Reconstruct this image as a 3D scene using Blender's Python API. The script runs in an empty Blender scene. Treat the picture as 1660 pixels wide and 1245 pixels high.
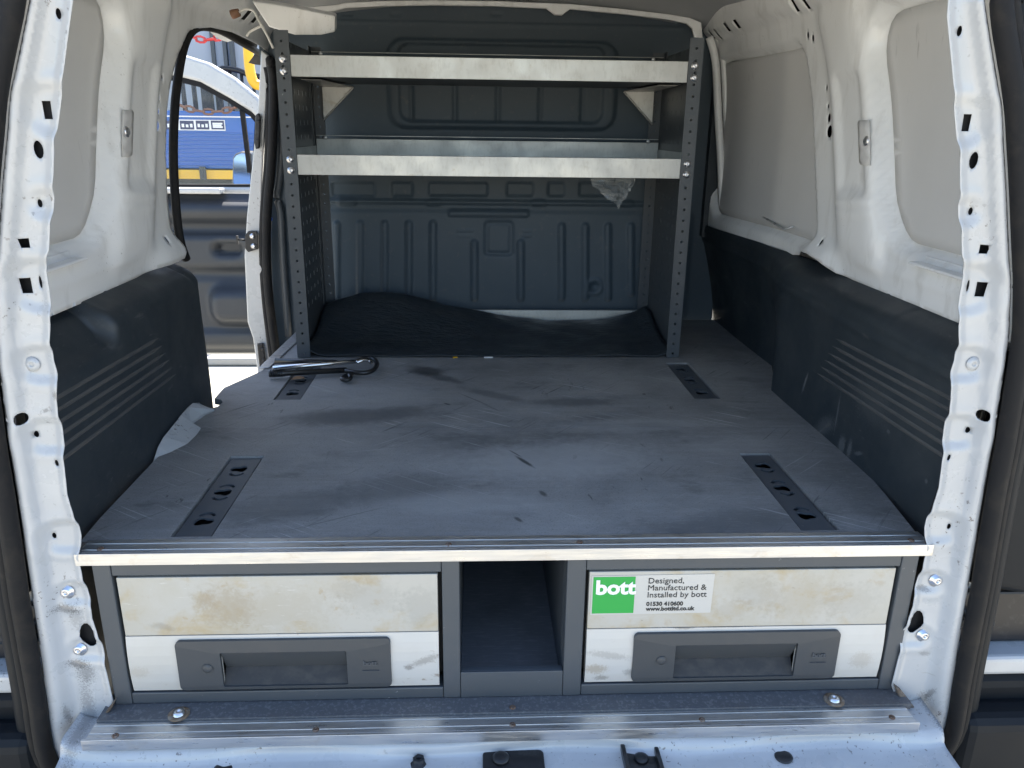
import bpy, bmesh, math, random
import numpy as np
from mathutils import Vector, Matrix
from mathutils.geometry import delaunay_2d_cdt
random.seed(7); np.random.seed(7)
R = math.radians
scene = bpy.context.scene
col = scene.collection

# ------------------------------------------------------------------ camera, sky, sun, exposure
CAM = (-.0531, -.9357, .5392); PITCH, YAW, ROLL, FPX = .3139, .0478, .0131, 1272.0
cp, sp, cy_, sy_ = math.cos(PITCH), math.sin(PITCH), math.cos(YAW), math.sin(YAW)
FW = Vector((sy_*cp, cy_*cp, -sp)); RT0 = Vector((cy_, -sy_, 0)); UP0 = RT0.cross(FW)
RT = RT0*math.cos(ROLL) + UP0*math.sin(ROLL); UP = UP0*math.cos(ROLL) - RT0*math.sin(ROLL)
cd = bpy.data.cameras.new('camera'); cam = bpy.data.objects.new('camera', cd); col.objects.link(cam)
m3 = Matrix((RT, UP, -FW)).transposed()
cam.matrix_world = Matrix.Translation(CAM) @ m3.to_4x4()
cd.sensor_width = 36; cd.lens = 36*FPX/1660; cd.clip_start = .02; cd.clip_end = 2000
scene.camera = cam
w = bpy.data.worlds.new('World'); scene.world = w; w.use_nodes = True
nt = w.node_tree; bg = nt.nodes['Background']
sky = nt.nodes.new('ShaderNodeTexSky'); sky.sky_type = 'NISHITA'; sky.sun_disc = False
SUN_EL, SUN_AZ = R(56), R(6)
sky.sun_elevation = SUN_EL; sky.sun_rotation = SUN_AZ
sky.air_density = 1.0; sky.dust_density = 1.5
nt.links.new(sky.outputs[0], bg.inputs[0]); bg.inputs[1].default_value = .105
sl = bpy.data.lights.new('sun', 'SUN'); sl.energy = 4.6; sl.angle = R(.5); sl.color = (1, .95, .87)
so = bpy.data.objects.new('sun', sl); col.objects.link(so)
sd = Vector((math.sin(SUN_AZ)*math.cos(SUN_EL), math.cos(SUN_AZ)*math.cos(SUN_EL), math.sin(SUN_EL)))
so.rotation_euler = sd.to_track_quat('Z', 'Y').to_euler(); so.location = (0, 6, 8)
scene.view_settings.view_transform = 'Standard'; scene.view_settings.look = 'None'
scene.view_settings.exposure = 2.25; scene.view_settings.gamma = 1
scene.render.resolution_x = 1024; scene.render.resolution_y = 768
scene.render.engine = 'CYCLES'
scene.cycles.max_bounces = 14; scene.cycles.diffuse_bounces = 8; scene.cycles.glossy_bounces = 5
scene.cycles.sample_clamp_indirect = 6
X0 = -.004                                                   # mirror plane of the van

def P(px, py, x=None, y=None, z=None):
    """survey: the point of a real plane (x, y or z = const) seen at a pixel of the photograph"""
    d = RT*((px-830)/FPX) - UP*((py-622.5)/FPX) + FW
    C = Vector(CAM)
    t = (x-C.x)/d.x if x is not None else (y-C.y)/d.y if y is not None else (z-C.z)/d.z
    return C + d*t

# ------------------------------------------------------------------ materials
def mat(name, base, rough=.5, metal=0, layers=(), bump=None, coat=0, spec=.5, rvar=None, alpha=None, trans=0):
    m = bpy.data.materials.new(name); m.use_nodes = True
    n = m.node_tree.nodes; l = m.node_tree.links; b = n['Principled BSDF']
    b.inputs['Base Color'].default_value = (*base, 1); b.inputs['Roughness'].default_value = rough
    b.inputs['Metallic'].default_value = metal; b.inputs['Coat Weight'].default_value = coat
    b.inputs['Coat Roughness'].default_value = .08
    b.inputs['Specular IOR Level'].default_value = spec
    if trans: b.inputs['Transmission Weight'].default_value = trans
    if alpha is not None: b.inputs['Alpha'].default_value = alpha
    geo = n.new('ShaderNodeNewGeometry')
    def noise(scale, detail=4, rgh=.55, off=0, dist=0, rot=0):
        mp = n.new('ShaderNodeMapping'); mp.inputs['Scale'].default_value = scale
        mp.vector_type = 'POINT'; mp.inputs['Rotation'].default_value = (0, 0, rot)
        mp.inputs['Location'].default_value = (off*3.1, off*1.7, off*2.3)
        l.new(geo.outputs['Position'], mp.inputs[0])
        t = n.new('ShaderNodeTexNoise'); t.inputs['Scale'].default_value = 1; t.inputs['Detail'].default_value = detail
        t.inputs['Roughness'].default_value = rgh; t.inputs['Distortion'].default_value = dist
        l.new(mp.outputs[0], t.inputs['Vector']); return t.outputs['Fac']
    def rng(s, lo, hi, a=0, c=1):
        r = n.new('ShaderNodeMapRange'); r.inputs[1].default_value = lo; r.inputs[2].default_value = hi
        r.inputs[3].default_value = a; r.inputs[4].default_value = c; l.new(s, r.inputs[0]); return r.outputs[0]
    cur = None
    for i, L in enumerate(layers):
        sc, lo, hi, c, fac = L[:5]; det = L[5] if len(L) > 5 else 4
        sc = sc if isinstance(sc, tuple) else (sc,)*3
        if len(L) > 7:
            n0 = n.new('ShaderNodeVectorRotate'); n0.rotation_type = 'Z_AXIS'; n0.inputs['Angle'].default_value = L[7]; l.new(geo.outputs['Position'], n0.inputs[0])
            mp = n.new('ShaderNodeMapping'); mp.inputs['Scale'].default_value = sc; l.new(n0.outputs[0], mp.inputs[0])
            tx = n.new('ShaderNodeTexNoise'); tx.inputs['Scale'].default_value = 1; tx.inputs['Detail'].default_value = det; l.new(mp.outputs[0], tx.inputs['Vector']); f = rng(tx.outputs['Fac'], lo, hi, 0, fac)
        else: f = rng(noise(sc, det, .6, i+1, .3), lo, hi, 0, fac)
        if len(L) > 6:                                      # broken up by a second noise: sparse marks
            mm = n.new('ShaderNodeMath'); mm.operation = 'MULTIPLY'; l.new(f, mm.inputs[0])
            l.new(rng(noise((L[6],)*3, 3, .5, i+5), .5, .62), mm.inputs[1]); f = mm.outputs[0]
        mx = n.new('ShaderNodeMix'); mx.data_type = 'RGBA'
        l.new(f, mx.inputs[0]); mx.inputs[7].default_value = (*c, 1)
        if cur is None: mx.inputs[6].default_value = (*base, 1)
        else: l.new(cur, mx.inputs[6])
        cur = mx.outputs[2]
    if cur: l.new(cur, b.inputs['Base Color'])
    if rvar:
        l.new(rng(noise((rvar[0],)*3 if not isinstance(rvar[0], tuple) else rvar[0], 5), .3, .7, rvar[1], rvar[2]), b.inputs['Roughness'])
    if bump:
        sc = bump[0] if isinstance(bump[0], tuple) else (bump[0],)*3
        bp = n.new('ShaderNodeBump'); bp.inputs['Strength'].default_value = bump[1]; bp.inputs['Distance'].default_value = bump[2]
        l.new(noise(sc, bump[3] if len(bump) > 3 else 3), bp.inputs['Height']); l.new(bp.outputs[0], b.inputs['Normal'])
    return m

M = {}
M['white'] = mat('white_paint', (.45, .457, .462), .28, coat=.5, layers=[(14, .45, .75, (.58, .58, .56), .35), (150, .63, .67, (.12, .10, .09), .8, 3, 8), ((40, 40, 260), .64, .70, (.30, .28, .25), .5, 4, 9)],
                 bump=(22, .05, .003), rvar=(20, .2, .42))
M['inner_white'] = mat('inner_white_paint', (.84, .84, .83), .32, coat=.5, layers=[(5, .4, .7, (.77, .765, .745), .5), (220, .66, .71, (.18, .15, .12), .6, 3, 9), ((30, 30, 8), .52, .75, (.44, .42, .38), .35)],
                 bump=(9, .16, .006), rvar=(12, .28, .5))
M['roof_white'] = mat('greyer_roof_paint', (.40, .41, .42), .5, layers=[(6, .4, .7, (.30, .31, .32), .5)], bump=(10, .15, .006))  # greyer white than the inner wall paint
M['blank'] = mat('grey_blanking_board', (.60, .59, .575), .62, layers=[(4, .4, .7, (.55, .54, .525), .6), ((90, 90, 12), .62, .72, (.22, .21, .2), .5, 5, 6)], bump=(300, .06, .001))
M['trim'] = mat('black_moulded_plastic', (.020, .028, .035), .5, layers=[(9, .45, .7, (.036, .043, .048), .7), ((60, 20, 90), .60, .68, (.12, .12, .12), .55, 5, 6), ((200, 60, 260), .62, .70, (.10, .10, .10), .5, 5, 4)], bump=(900, .25, .0006), rvar=(14, .42, .62))
M['lining'] = mat('black_door_lining', (.006, .008, .011), .6, spec=.25, layers=[(9, .45, .7, (.012, .014, .016), .6)])
M['bulk'] = mat('grey_bulkhead_plastic', (.046, .068, .088), .55, layers=[(6, .4, .7, (.060, .082, .102), .6), (60, .6, .7, (.12, .12, .12), .3)], bump=(600, .2, .0006))
M['cavity'] = mat('cavity_shade_black', (.012, .012, .013), .9)  # near-black colour standing in for shade inside the body cavities
M['rubber'] = mat('black_rubber', (.008, .008, .009), .72, spec=.28, layers=[(30, .5, .7, (.022, .019, .016), .7)], bump=(120, .2, .001))
M['steel'] = mat('anthracite_powder_coat', (.062, .071, .080), .42, layers=[(10, .45, .7, (.085, .088, .092), .4), ((120, 120, 120), .68, .72, (.4, .4, .4), .7, 4, 14)], bump=(1200, .15, .0004))
M['galv'] = mat('galvanised_steel', (.50, .498, .475), .42, .7, layers=[((16, 16, 8), .35, .65, (.43, .43, .415), .6), ((160, 160, 60), .5, .68, (.36, .345, .32), .4), (45, .62, .7, (.33, .28, .2), .5, 4, 10)], bump=((500, 500, 30), .12, .0008), rvar=(18, .32, .55))
M['alu'] = mat('scuffed_aluminium', (.60, .605, .61), .38, .9, layers=[((14, 220, 220), .45, .7, (.48, .485, .495), .6), ((60, 300, 300), .62, .68, (.22, .21, .2), .6, 5, 12), (30, .58, .7, (.42, .38, .32), .35)], bump=((30, 700, 700), .2, .0006), rvar=((20, 200, 200), .25, .5))
M['deck'] = mat('worn_deck_board', (.205, .202, .196), .58, layers=[((5, 70, 9), .38, .68, (.25, .253, .252), .7, 7), (3.4, .50, .68, (.115, .118, .119), .8, 7), ((5, 11, 7), .57, .70, (.075, .078, .079), .7, 7), (2.1, .48, .64, (.31, .31, .305), .6, 7), ((60, 420, 60), .56, .66, (.33, .33, .325), .45, 6),
                 ((420, 420, 420), .56, .66, (.09, .093, .095), .55, 3), ((16, 110, 16), .64, .68, (.26, .26, .26), .5, 5, 5), ((50, 14, 50), .66, .70, (.018, .02, .022), .8, 5, 5), ((5, 190, 1), .62, .66, (.42, .42, .41), .7, 3, 7, .6), ((6, 170, 1), .63, .67, (.06, .062, .064), .75, 3, 6, -.9), ((4, 200, 1), .66, .685, (.38, .38, .375), .5, 3, 5, 2.4)],
                 bump=((420, 420, 420), .4, .001), rvar=(11, .46, .72))
M['board'] = mat('speckled_floor_board', (.095, .098, .104), .6, layers=[((220, 220, 220), .52, .64, (.20, .20, .205), .6, 4), (8, .5, .66, (.09, .08, .075), .6)], bump=(500, .3, .001))
M['carpet'] = mat('dark_tray_board', (.17, .178, .188), .8, layers=[((40, 220, 40), .5, .7, (.25, .255, .26), .7), (5, .5, .7, (.05, .05, .05), .4)], bump=(400, .3, .001))
M['cream'] = mat('stained_drawer_panel', (.46, .442, .395), .42, .1, layers=[(9, .42, .72, (.41, .37, .285), .8, 6), ((16, 16, 20), .50, .68, (.40, .31, .17), .75, 6), (45, .60, .68, (.38, .29, .18), .5, 4, 9), ((60, 60, 160), .66, .70, (.18, .15, .12), .7, 5, 10), ((40, 40, 500), .64, .70, (.75, .75, .74), .5, 4, 8)],
                 bump=(60, .05, .001), rvar=(13, .32, .55))
M['cream_low'] = mat('cleaner_drawer_panel', (.53, .52, .49), .36, .1, layers=[(7, .5, .75, (.47, .45, .40), .7, 6), ((50, 50, 90), .63, .70, (.22, .17, .12), .7, 5, 9)], rvar=(13, .28, .5))
M['handle'] = mat('dark_grey_handle_plastic', (.045, .050, .055), .48, layers=[(16, .5, .7, (.06, .06, .06), .5)], bump=(1400, .2, .0004))
M['recess'] = mat('dusty_recess_plastic', (.022, .024, .027), .7, layers=[((40, 40, 60), .45, .65, (.045, .044, .042), .8, 6)])
M['green'] = mat('green_print', (.022, .34, .055), .5)
M['sticker'] = mat('silver_sticker', (.52, .52, .50), .4, .3, layers=[((20, 20, 500), .5, .62, (.5, .5, .5), .4)])
M['ink'] = mat('black_print', (.02, .02, .02), .6)
M['white_ink'] = mat('pale_print', (.8, .8, .8), .5)
M['bolt'] = mat('zinc_bolt', (.72, .72, .74), .28, 1)
M['rust_bolt'] = mat('rusty_screw', (.14, .08, .05), .6, .5, layers=[(200, .45, .65, (.3, .26, .22), .7)])
M['rust_ring'] = mat('brown_washer', (.20, .14, .09), .6, .3, layers=[(90, .45, .65, (.35, .32, .28), .6)])
M['chrome'] = mat('chrome', (.70, .70, .70), .22, 1)
M['gloss_black'] = mat('gloss_black', (.014, .014, .015), .34, coat=.15)
M['black_metal'] = mat('black_metal', (.02, .02, .022), .4, .3, layers=[(60, .55, .7, (.06, .06, .06), .5)])
M['mat_sheet'] = mat('black_sheet', (.028, .035, .041), .46, layers=[((8, 30, 8), .5, .68, (.05, .052, .055), .7, 6)], bump=((34, 90, 90), .7, .006, 6), rvar=(12, .35, .6))
M['plastic_bag'] = mat('clear_plastic_film', (.55, .57, .56), .12, alpha=.30, spec=1)
M['cable'] = mat('white_cable', (.62, .60, .56), .5)
M['plug'] = mat('brown_plug', (.20, .10, .055), .5)
M['leaf'] = mat('dry_leaf', (.24, .14, .07), .7, layers=[(90, .4, .7, (.12, .07, .04), .7)])
M['glass'] = mat('window_glass', (.5, .55, .55), .02, alpha=.05)
M['mirror'] = mat('mirror_glass', (.22, .36, .58), .12, 1)  # blue of the reflected sky tinted into the glass colour
M['door_trim'] = mat('door_trim_plastic', (.026, .031, .040), .5, layers=[(5, .4, .7, (.036, .042, .05), .6)], bump=(700, .2, .0006))
M['ground'] = mat('pale_concrete', (.36, .33, .265), .85, layers=[(.9, .4, .7, (.30, .28, .23), .6), (14, .5, .7, (.28, .27, .25), .5)], bump=(40, .3, .004))
M['kerb'] = mat('kerb_concrete', (.36, .35, .33), .8, layers=[(6, .4, .7, (.30, .29, .27), .6)])
M['truck'] = mat('blue_truck_paint', (.003, .10, .40), .4, coat=.3, layers=[((2, 2, 30), .45, .7, (.003, .08, .33), .6)])
M['yellow'] = mat('yellow_paint', (.80, .45, .02), .45, layers=[(8, .5, .7, (.66, .36, .03), .6)])
M['grime'] = mat('greenish_chassis', (.06, .065, .06), .8, layers=[(9, .4, .7, (.10, .10, .09), .6)])
M['navy'] = mat('navy_print', (.015, .02, .08), .5)
M['tank'] = mat('pale_metal_cladding', (.50, .55, .63), .45, layers=[(1.2, .4, .7, (.46, .51, .59), .6)])
M['red'] = mat('red_chain_plastic', (.55, .05, .05), .5)
M['rust'] = mat('rusty_chain', (.22, .10, .06), .7, .4)
M['rib'] = mat('worn_plastic_rib', (.075, .076, .077), .55, layers=[((30, 10, 60), .5, .7, (.035, .04, .045), .6)])
M['seam'] = mat('brown_grime', (.10, .075, .055), .9, layers=[(60, .4, .7, (.3, .28, .25), .6)])

def stains(m, spots, ns=48):
    """worn-in marks with shapes of their own: (px, py, length, width, angle, colour, strength, raggedness)"""
    n = m.node_tree.nodes; l = m.node_tree.links; b = n['Principled BSDF']; geo = n.new('ShaderNodeNewGeometry')
    cur = b.inputs['Base Color'].links[0].from_socket
    nz = n.new('ShaderNodeTexNoise'); nz.inputs['Scale'].default_value = ns; nz.inputs['Detail'].default_value = 9; nz.inputs['Roughness'].default_value = .65; l.new(geo.outputs['Position'], nz.inputs['Vector'])
    for c, L, W, ang, colr, st, rag in spots:
        mp = n.new('ShaderNodeMapping'); mp.vector_type = 'TEXTURE'; mp.inputs['Location'].default_value = c; mp.inputs['Rotation'].default_value = ang if isinstance(ang, tuple) else (0, 0, ang); mp.inputs['Scale'].default_value = L if isinstance(L, tuple) else (L, W, 1)
        l.new(geo.outputs['Position'], mp.inputs[0]); ln = n.new('ShaderNodeVectorMath'); ln.operation = 'LENGTH'; l.new(mp.outputs[0], ln.inputs[0])
        ad = n.new('ShaderNodeMath'); ad.operation = 'MULTIPLY_ADD'; l.new(nz.outputs['Fac'], ad.inputs[0]); ad.inputs[1].default_value = rag*2; l.new(ln.outputs['Value'], ad.inputs[2])
        rg = n.new('ShaderNodeMapRange'); rg.interpolation_type = 'SMOOTHSTEP'; rg.inputs[1].default_value = .45+rag; rg.inputs[2].default_value = 1.25+rag; rg.inputs[3].default_value = st; rg.inputs[4].default_value = 0; l.new(ad.outputs[0], rg.inputs[0])
        mx = n.new('ShaderNodeMix'); mx.data_type = 'RGBA'; l.new(rg.outputs[0], mx.inputs[0]); l.new(cur, mx.inputs[6]); mx.inputs[7].default_value = (*colr, 1); cur = mx.outputs[2]
    l.new(cur, b.inputs['Base Color'])
DK, LT, SOOT = (.075, .078, .08), (.36, .36, .355), (.03, .032, .034)
def dz(a, b): return P(a, b, z=0)
stains(M['deck'], [(dz(560, 676), .13, .05, .1, DK, .75, .35), (dz(655, 668), .06, .04, 0, DK, .6, .4), (dz(690, 602), .05, .035, -.5, SOOT, .8, .25), (dz(715, 612), .07, .02, -.7, SOOT, .6, .5), (dz(640, 790), .11, .06, .3, DK, .5, .5), (dz(930, 652), .10, .03, 0, DK, .6, .4),
    (dz(1060, 690), .05, .02, 0, DK, .5, .4), (dz(800, 640), .09, .02, -.6, DK, .5, .5), (dz(470, 820), .12, .05, .3, DK, .45, .5), (dz(1200, 850), .15, .04, .1, DK, .4, .5),
    (dz(900, 745), .20, .09, .1, LT, .6, .5), (dz(1020, 690), .18, .04, .05, LT, .4, .5), (dz(760, 815), .14, .04, 0, LT, .35, .5), (dz(1180, 720), .10, .05, 0, LT, .3, .5),
    (dz(725, 655), .010, .0035, -.8, SOOT, .9, .1), (dz(770, 648), .06, .0016, -.9, SOOT, .7, .25), (dz(795, 660), .03, .0012, -.9, SOOT, .7, .25), (dz(850, 748), .030, .0045, -1.05, SOOT, .85, .3), (dz(835, 735), .02, .002, -1.0, SOOT, .7, .2), (dz(880, 800), .012, .005, -1.2, SOOT, .8, .3), (dz(840, 842), .010, .004, -1.0, SOOT, .8, .3), (dz(1000, 720), .05, .0012, -.4, LT, .7, .2), (dz(600, 730), .05, .0012, .2, LT, .6, .2), (dz(550, 840), .08, .0014, .5, DK, .6, .2)])

def fz(a, b): return P(a, b, y=0)
GR, BR = (.12, .105, .085), (.26, .19, .10)
stains(M['cream_low'], [(fz(a, b), (L*1.5, 1, W*1.5), 0, (0, t, 0), c, st*.7, rg*2.0) for a, b, L, W, t, c, st, rg in ((690, 1070, .016, .004, -.4, GR, .6, .5), (663, 1082, .005, .003, 0, GR, .8, .4), (965, 1085, .012, .006, 0, BR, .7, .6), (985, 1062, .022, .004, .15, GR, .4, .6), (975, 1100, .008, .003, 0, GR, .7, .5), (1020, 1090, .006, .004, 0, GR, .5, .5), (1395, 1070, .012, .010, 0, BR, .35, .6), (225, 1090, .010, .006, 0, BR, .3, .6), (1110, 1020, .010, .0015, 0, GR, .8, .5), (1180, 1018, .03, .001, 0, GR, .6, .5))], 330)
stains(M['cream'], [(fz(a, b), (L*1.5, 1, W*1.5), 0, (0, t, 0), c, st*.5, rg*1.5) for a, b, L, W, t, c, st, rg in ((365, 985, .030, .022, .4, BR, .55, .6), (330, 975, .012, .010, 0, BR, .5, .6), (440, 990, .06, .025, 0, BR, .3, .7), (262, 1018, .012, .004, .2, GR, .5, .5), (600, 970, .03, .02, 0, GR, .25, .7), (680, 985, .02, .02, 0, GR, .3, .7), (560, 960, .02, .012, 0, BR, .3, .7), (1230, 965, .03, .02, .5, GR, .25, .7), (1300, 970, .05, .025, 0, BR, .3, .7), (1380, 975, .03, .022, 0, GR, .22, .7), (1190, 990, .02, .012, 0, BR, .35, .7))], 130)
def wz(a, b, x=.606): return P(a, b, x=x)
SC_ = (.16, .165, .17)
stains(M['trim'], [(wz(a, b), (1, L*1.3, W*1.3), 0, (t, 0, 0), SC_, st*.8, rg*2.2) for a, b, L, W, t, st, rg in ((1313, 620, .003, .02, .3, .7, .3), (1365, 670, .002, .03, .05, .6, .4), (1345, 690, .03, .014, -.5, .35, .6), (1372, 722, .010, .016, .2, .6, .5), (1385, 728, .006, .014, .1, .6, .5), (1330, 705, .03, .002, -.7, .7, .3), (1400, 735, .012, .003, -.4, .5, .4), (1450, 700, .004, .003, 0, .5, .3), (1513, 780, .003, .003, 0, .5, .3), (1420, 650, .05, .03, 0, .15, .7))], 260)
SPK = (.06, .052, .045)
stains(M['white'], [(fz(a, b), (L*1.5, 1, W*1.5), 0, (0, t, 0), SPK, st*.7, rg*2.4) for a, b, L, W, t, st, rg in ((109, 985, .010, .005, .3, .8, .6), (128, 1075, .010, .005, .3, .8, .6), (140, 1090, .008, .012, 0, .6, .8), (145, 1150, .006, .03, 0, .55, .9), (115, 1150, .002, .012, 0, .6, .8), (148, 1195, .008, .008, 0, .6, .8), (125, 1000, .006, .012, 0, .4, .9), (1497, 955, .008, .003, .3, .7, .6), (1497, 1058, .006, .003, 0, .5, .6), (1495, 1130, .006, .008, 0, .7, .7), (1503, 1120, .002, .010, .2, .7, .5), (93, 640, .003, .004, 0, .7, .6), (75, 665, .003, .002, 0, .7, .5), (1500, 1180, .012, .006, 0, .5, .8))], 520)

# ------------------------------------------------------------------ object helpers
def props(o, label=None, cat=None, group=None, kind=None):
    if label: o['label'] = label
    if cat: o['category'] = cat
    if group: o['group'] = group
    if kind: o['kind'] = kind
    return o
def empty(name, loc, label, cat, group=None):
    o = bpy.data.objects.new(name, None); col.objects.link(o); o.location = loc; o.empty_display_size = .1
    return props(o, label, cat, group)
def wpos(o):
    v = Vector(o.location)
    while o.parent: o = o.parent; v += Vector(o.location)
    return v
def link(name, me, m, parent=None, loc=None):
    o = bpy.data.objects.new(name, me); col.objects.link(o)
    if m is not None and not me.materials: me.materials.append(m)
    p = Vector(loc) if loc is not None else Vector((0, 0, 0))
    if parent is not None: o.parent = parent; p = p - wpos(parent)
    o.location = p
    return o
class MB:
    def __init__(s): s.v = []; s.f = []; s.sm = []
    def add(s, vs, fs, smooth=False):
        b = len(s.v); s.v += [tuple(q) for q in vs]; s.f += [[i+b for i in f] for f in fs]; s.sm += [smooth]*len(fs); return s
    def box(s, x0, x1, y0, y1, z0, z1):
        x0, x1 = sorted((x0, x1)); y0, y1 = sorted((y0, y1)); z0, z1 = sorted((z0, z1))
        return s.add([(x, y, z) for z in (z0, z1) for y in (y0, y1) for x in (x0, x1)],
              [[0, 2, 3, 1], [4, 5, 7, 6], [0, 1, 5, 4], [2, 6, 7, 3], [0, 4, 6, 2], [1, 3, 7, 5]])
    def tube(s, path, r, n=10, cap=True, sq=(1, 1), ref=(0, 0, 1)):
        path = [Vector(p) for p in path]; k = len(path); rr = r if isinstance(r, (list, tuple)) else [r]*k
        vs = []; ref = Vector(ref)
        for i, p in enumerate(path):
            t = (path[min(i+1, k-1)]-path[max(i-1, 0)]).normalized()
            a = t.cross(ref)
            if a.length < .05: a = t.cross(Vector((1, 0, 0)))
            a.normalize(); b = a.cross(t)
            vs += [p + a*(rr[i]*sq[0]*math.cos(j*2*math.pi/n)) + b*(rr[i]*sq[1]*math.sin(j*2*math.pi/n)) for j in range(n)]
        fs = [[i*n+j, i*n+(j+1) % n, (i+1)*n+(j+1) % n, (i+1)*n+j] for i in range(k-1) for j in range(n)]
        s.add(vs, fs, True)
        if cap:
            b = len(s.v)-len(vs); s.f += [[b+j for j in range(n)][::-1], [b+(k-1)*n+j for j in range(n)]]; s.sm += [False, False]
        return s
    def lathe(s, prof, o, ax, n=14):
        o = Vector(o); ax = Vector(ax).normalized(); a = ax.orthogonal().normalized(); b = ax.cross(a); vs = []
        for r, h in prof: vs += [o + ax*h + (a*math.cos(j*2*math.pi/n) + b*math.sin(j*2*math.pi/n))*r for j in range(n)]
        fs = [[i*n+j, i*n+(j+1) % n, (i+1)*n+(j+1) % n, (i+1)*n+j] for i in range(len(prof)-1) for j in range(n)]
        s.add(vs, fs, True); b0 = len(s.v)-len(vs); s.f += [[b0+(len(prof)-1)*n+j for j in range(n)], [b0+j for j in range(n)][::-1]]; s.sm += [False, False]
        return s
    def prism(s, pts, ext):
        pts = [Vector(p) for p in pts]; ext = Vector(ext); n = len(pts)
        return s.add(pts+[p+ext for p in pts], [list(range(n))[::-1], [n+i for i in range(n)]] + [[i, (i+1) % n, n+(i+1) % n, n+i] for i in range(n)])
    def plate(s, outer, holes, frame, th):
        """flat plate with real holes: 2D loops, frame(u,v,w)->3D, thickness th"""
        pts = []; ed = []; loops = [outer]+list(holes)
        for lp in loops:
            b = len(pts); n = len(lp); pts += [Vector(p) for p in lp]; ed += [(b+i, b+(i+1) % n) for i in range(n)]
        r = delaunay_2d_cdt(pts, ed, [], 0, 1e-7); V = [tuple(q) for q in r[0]]
        tris = filt(V, r[2], outer, holes); n = len(V)
        fs = [list(t) for t in tris] + [[n+i for i in t][::-1] for t in tris]
        cnt = {}
        for t in tris:
            for i in range(3):
                e = (t[i], t[(i+1) % 3]); cnt[e] = 1
        for (a, b) in list(cnt):
            if (b, a) not in cnt: fs.append([b, a, n+a, n+b])
        return s.add([frame(u, v, 0) for u, v in V]+[frame(u, v, th) for u, v in V], fs)
    def build(s, name, m, parent=None, bevel=0, seg=2, solid=0, loc=None, recalc=True):
        v = np.array(s.v); c = Vector(loc) if loc is not None else Vector(((v.min(0)+v.max(0))/2).tolist())
        me = bpy.data.meshes.new(name); me.from_pydata([tuple(q) for q in (v-np.array(c))], [], s.f)
        me.polygons.foreach_set('use_smooth', s.sm); me.update()
        if recalc:
            bm = bmesh.new(); bm.from_mesh(me); bmesh.ops.recalc_face_normals(bm, faces=bm.faces); bm.to_mesh(me); bm.free()
        o = link(name, me, m, parent, c)
        if solid:
            md = o.modifiers.new('solid', 'SOLIDIFY'); md.thickness = abs(solid); md.offset = -1 if solid > 0 else 1
        if bevel:
            md = o.modifiers.new('bevel', 'BEVEL'); md.width = bevel; md.segments = seg; md.limit_method = 'ANGLE'; md.angle_limit = R(40); md.harden_normals = False
        return o
def inpoly(pts, poly):
    pts = np.asarray(pts, float); x, y = pts[:, 0], pts[:, 1]; ins = np.zeros(len(pts), bool); n = len(poly)
    for i in range(n):
        x1, y1 = poly[i]; x2, y2 = poly[(i+1) % n]
        c = ((y1 > y) != (y2 > y))
        if y1 != y2: ins ^= c & (x < (x2-x1)*(y-y1)/(y2-y1)+x1)
    return ins
def filt(V, tris, outer, holes):
    if not len(tris): return []
    A = np.array(V); T = np.array(tris); c = A[T].mean(1); k = inpoly(c, outer)
    for h in holes: k &= ~inpoly(c, h)
    return [tuple(t) for t in T[k].tolist()]
def dens(lp, g, closed=True):
    out = []; n = len(lp)
    for i in range(n if closed else n-1):
        a = np.array(lp[i], float); b = np.array(lp[(i+1) % n], float); k = max(1, int(np.linalg.norm(b-a)/g))
        out += [tuple(a+(b-a)*j/k) for j in range(k)]
    return out
def sheet(name, outline, holes, fmap, g, m, parent, solid=0, flip=False):
    """curved pressed sheet: 2D outline with holes, triangulated with inner grid points, mapped by fmap(U,V)->X,Y,Z"""
    out = dens(outline, g); loops = [out]+[list(h) for h in holes]; pts = []; ed = []
    for lp in loops:
        b = len(pts); n = len(lp); pts += lp; ed += [(b+i, b+(i+1) % n) for i in range(n)]
    o = np.array(out); u = np.arange(o[:, 0].min(), o[:, 0].max(), g); v = np.arange(o[:, 1].min(), o[:, 1].max(), g)
    G = np.stack(np.meshgrid(u, v), -1).reshape(-1, 2); k = inpoly(G, out)
    for h in holes: k &= ~inpoly(G, h)
    G = G[k]; B = np.array(pts); keep = np.ones(len(G), bool)
    for i in range(0, len(G), 2000):
        d = np.sqrt(((G[i:i+2000, None]-B[None])**2).sum(-1)).min(1); keep[i:i+2000] = d > .45*g if not holes else d > .3*g
    allp = [Vector(p) for p in pts]+[Vector(p) for p in G[keep].tolist()]
    r = delaunay_2d_cdt(allp, ed, [], 0, 1e-7); V = np.array([tuple(q) for q in r[0]]); T = filt(V, r[2], out, holes)
    X, Y, Z = fmap(V[:, 0], V[:, 1]); mb = MB()
    mb.add(list(zip(X.tolist(), Y.tolist(), Z.tolist())), [list(t)[::-1] if flip else list(t) for t in T], True)
    return mb.build(name, m, parent, solid=solid, recalc=False)
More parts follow.
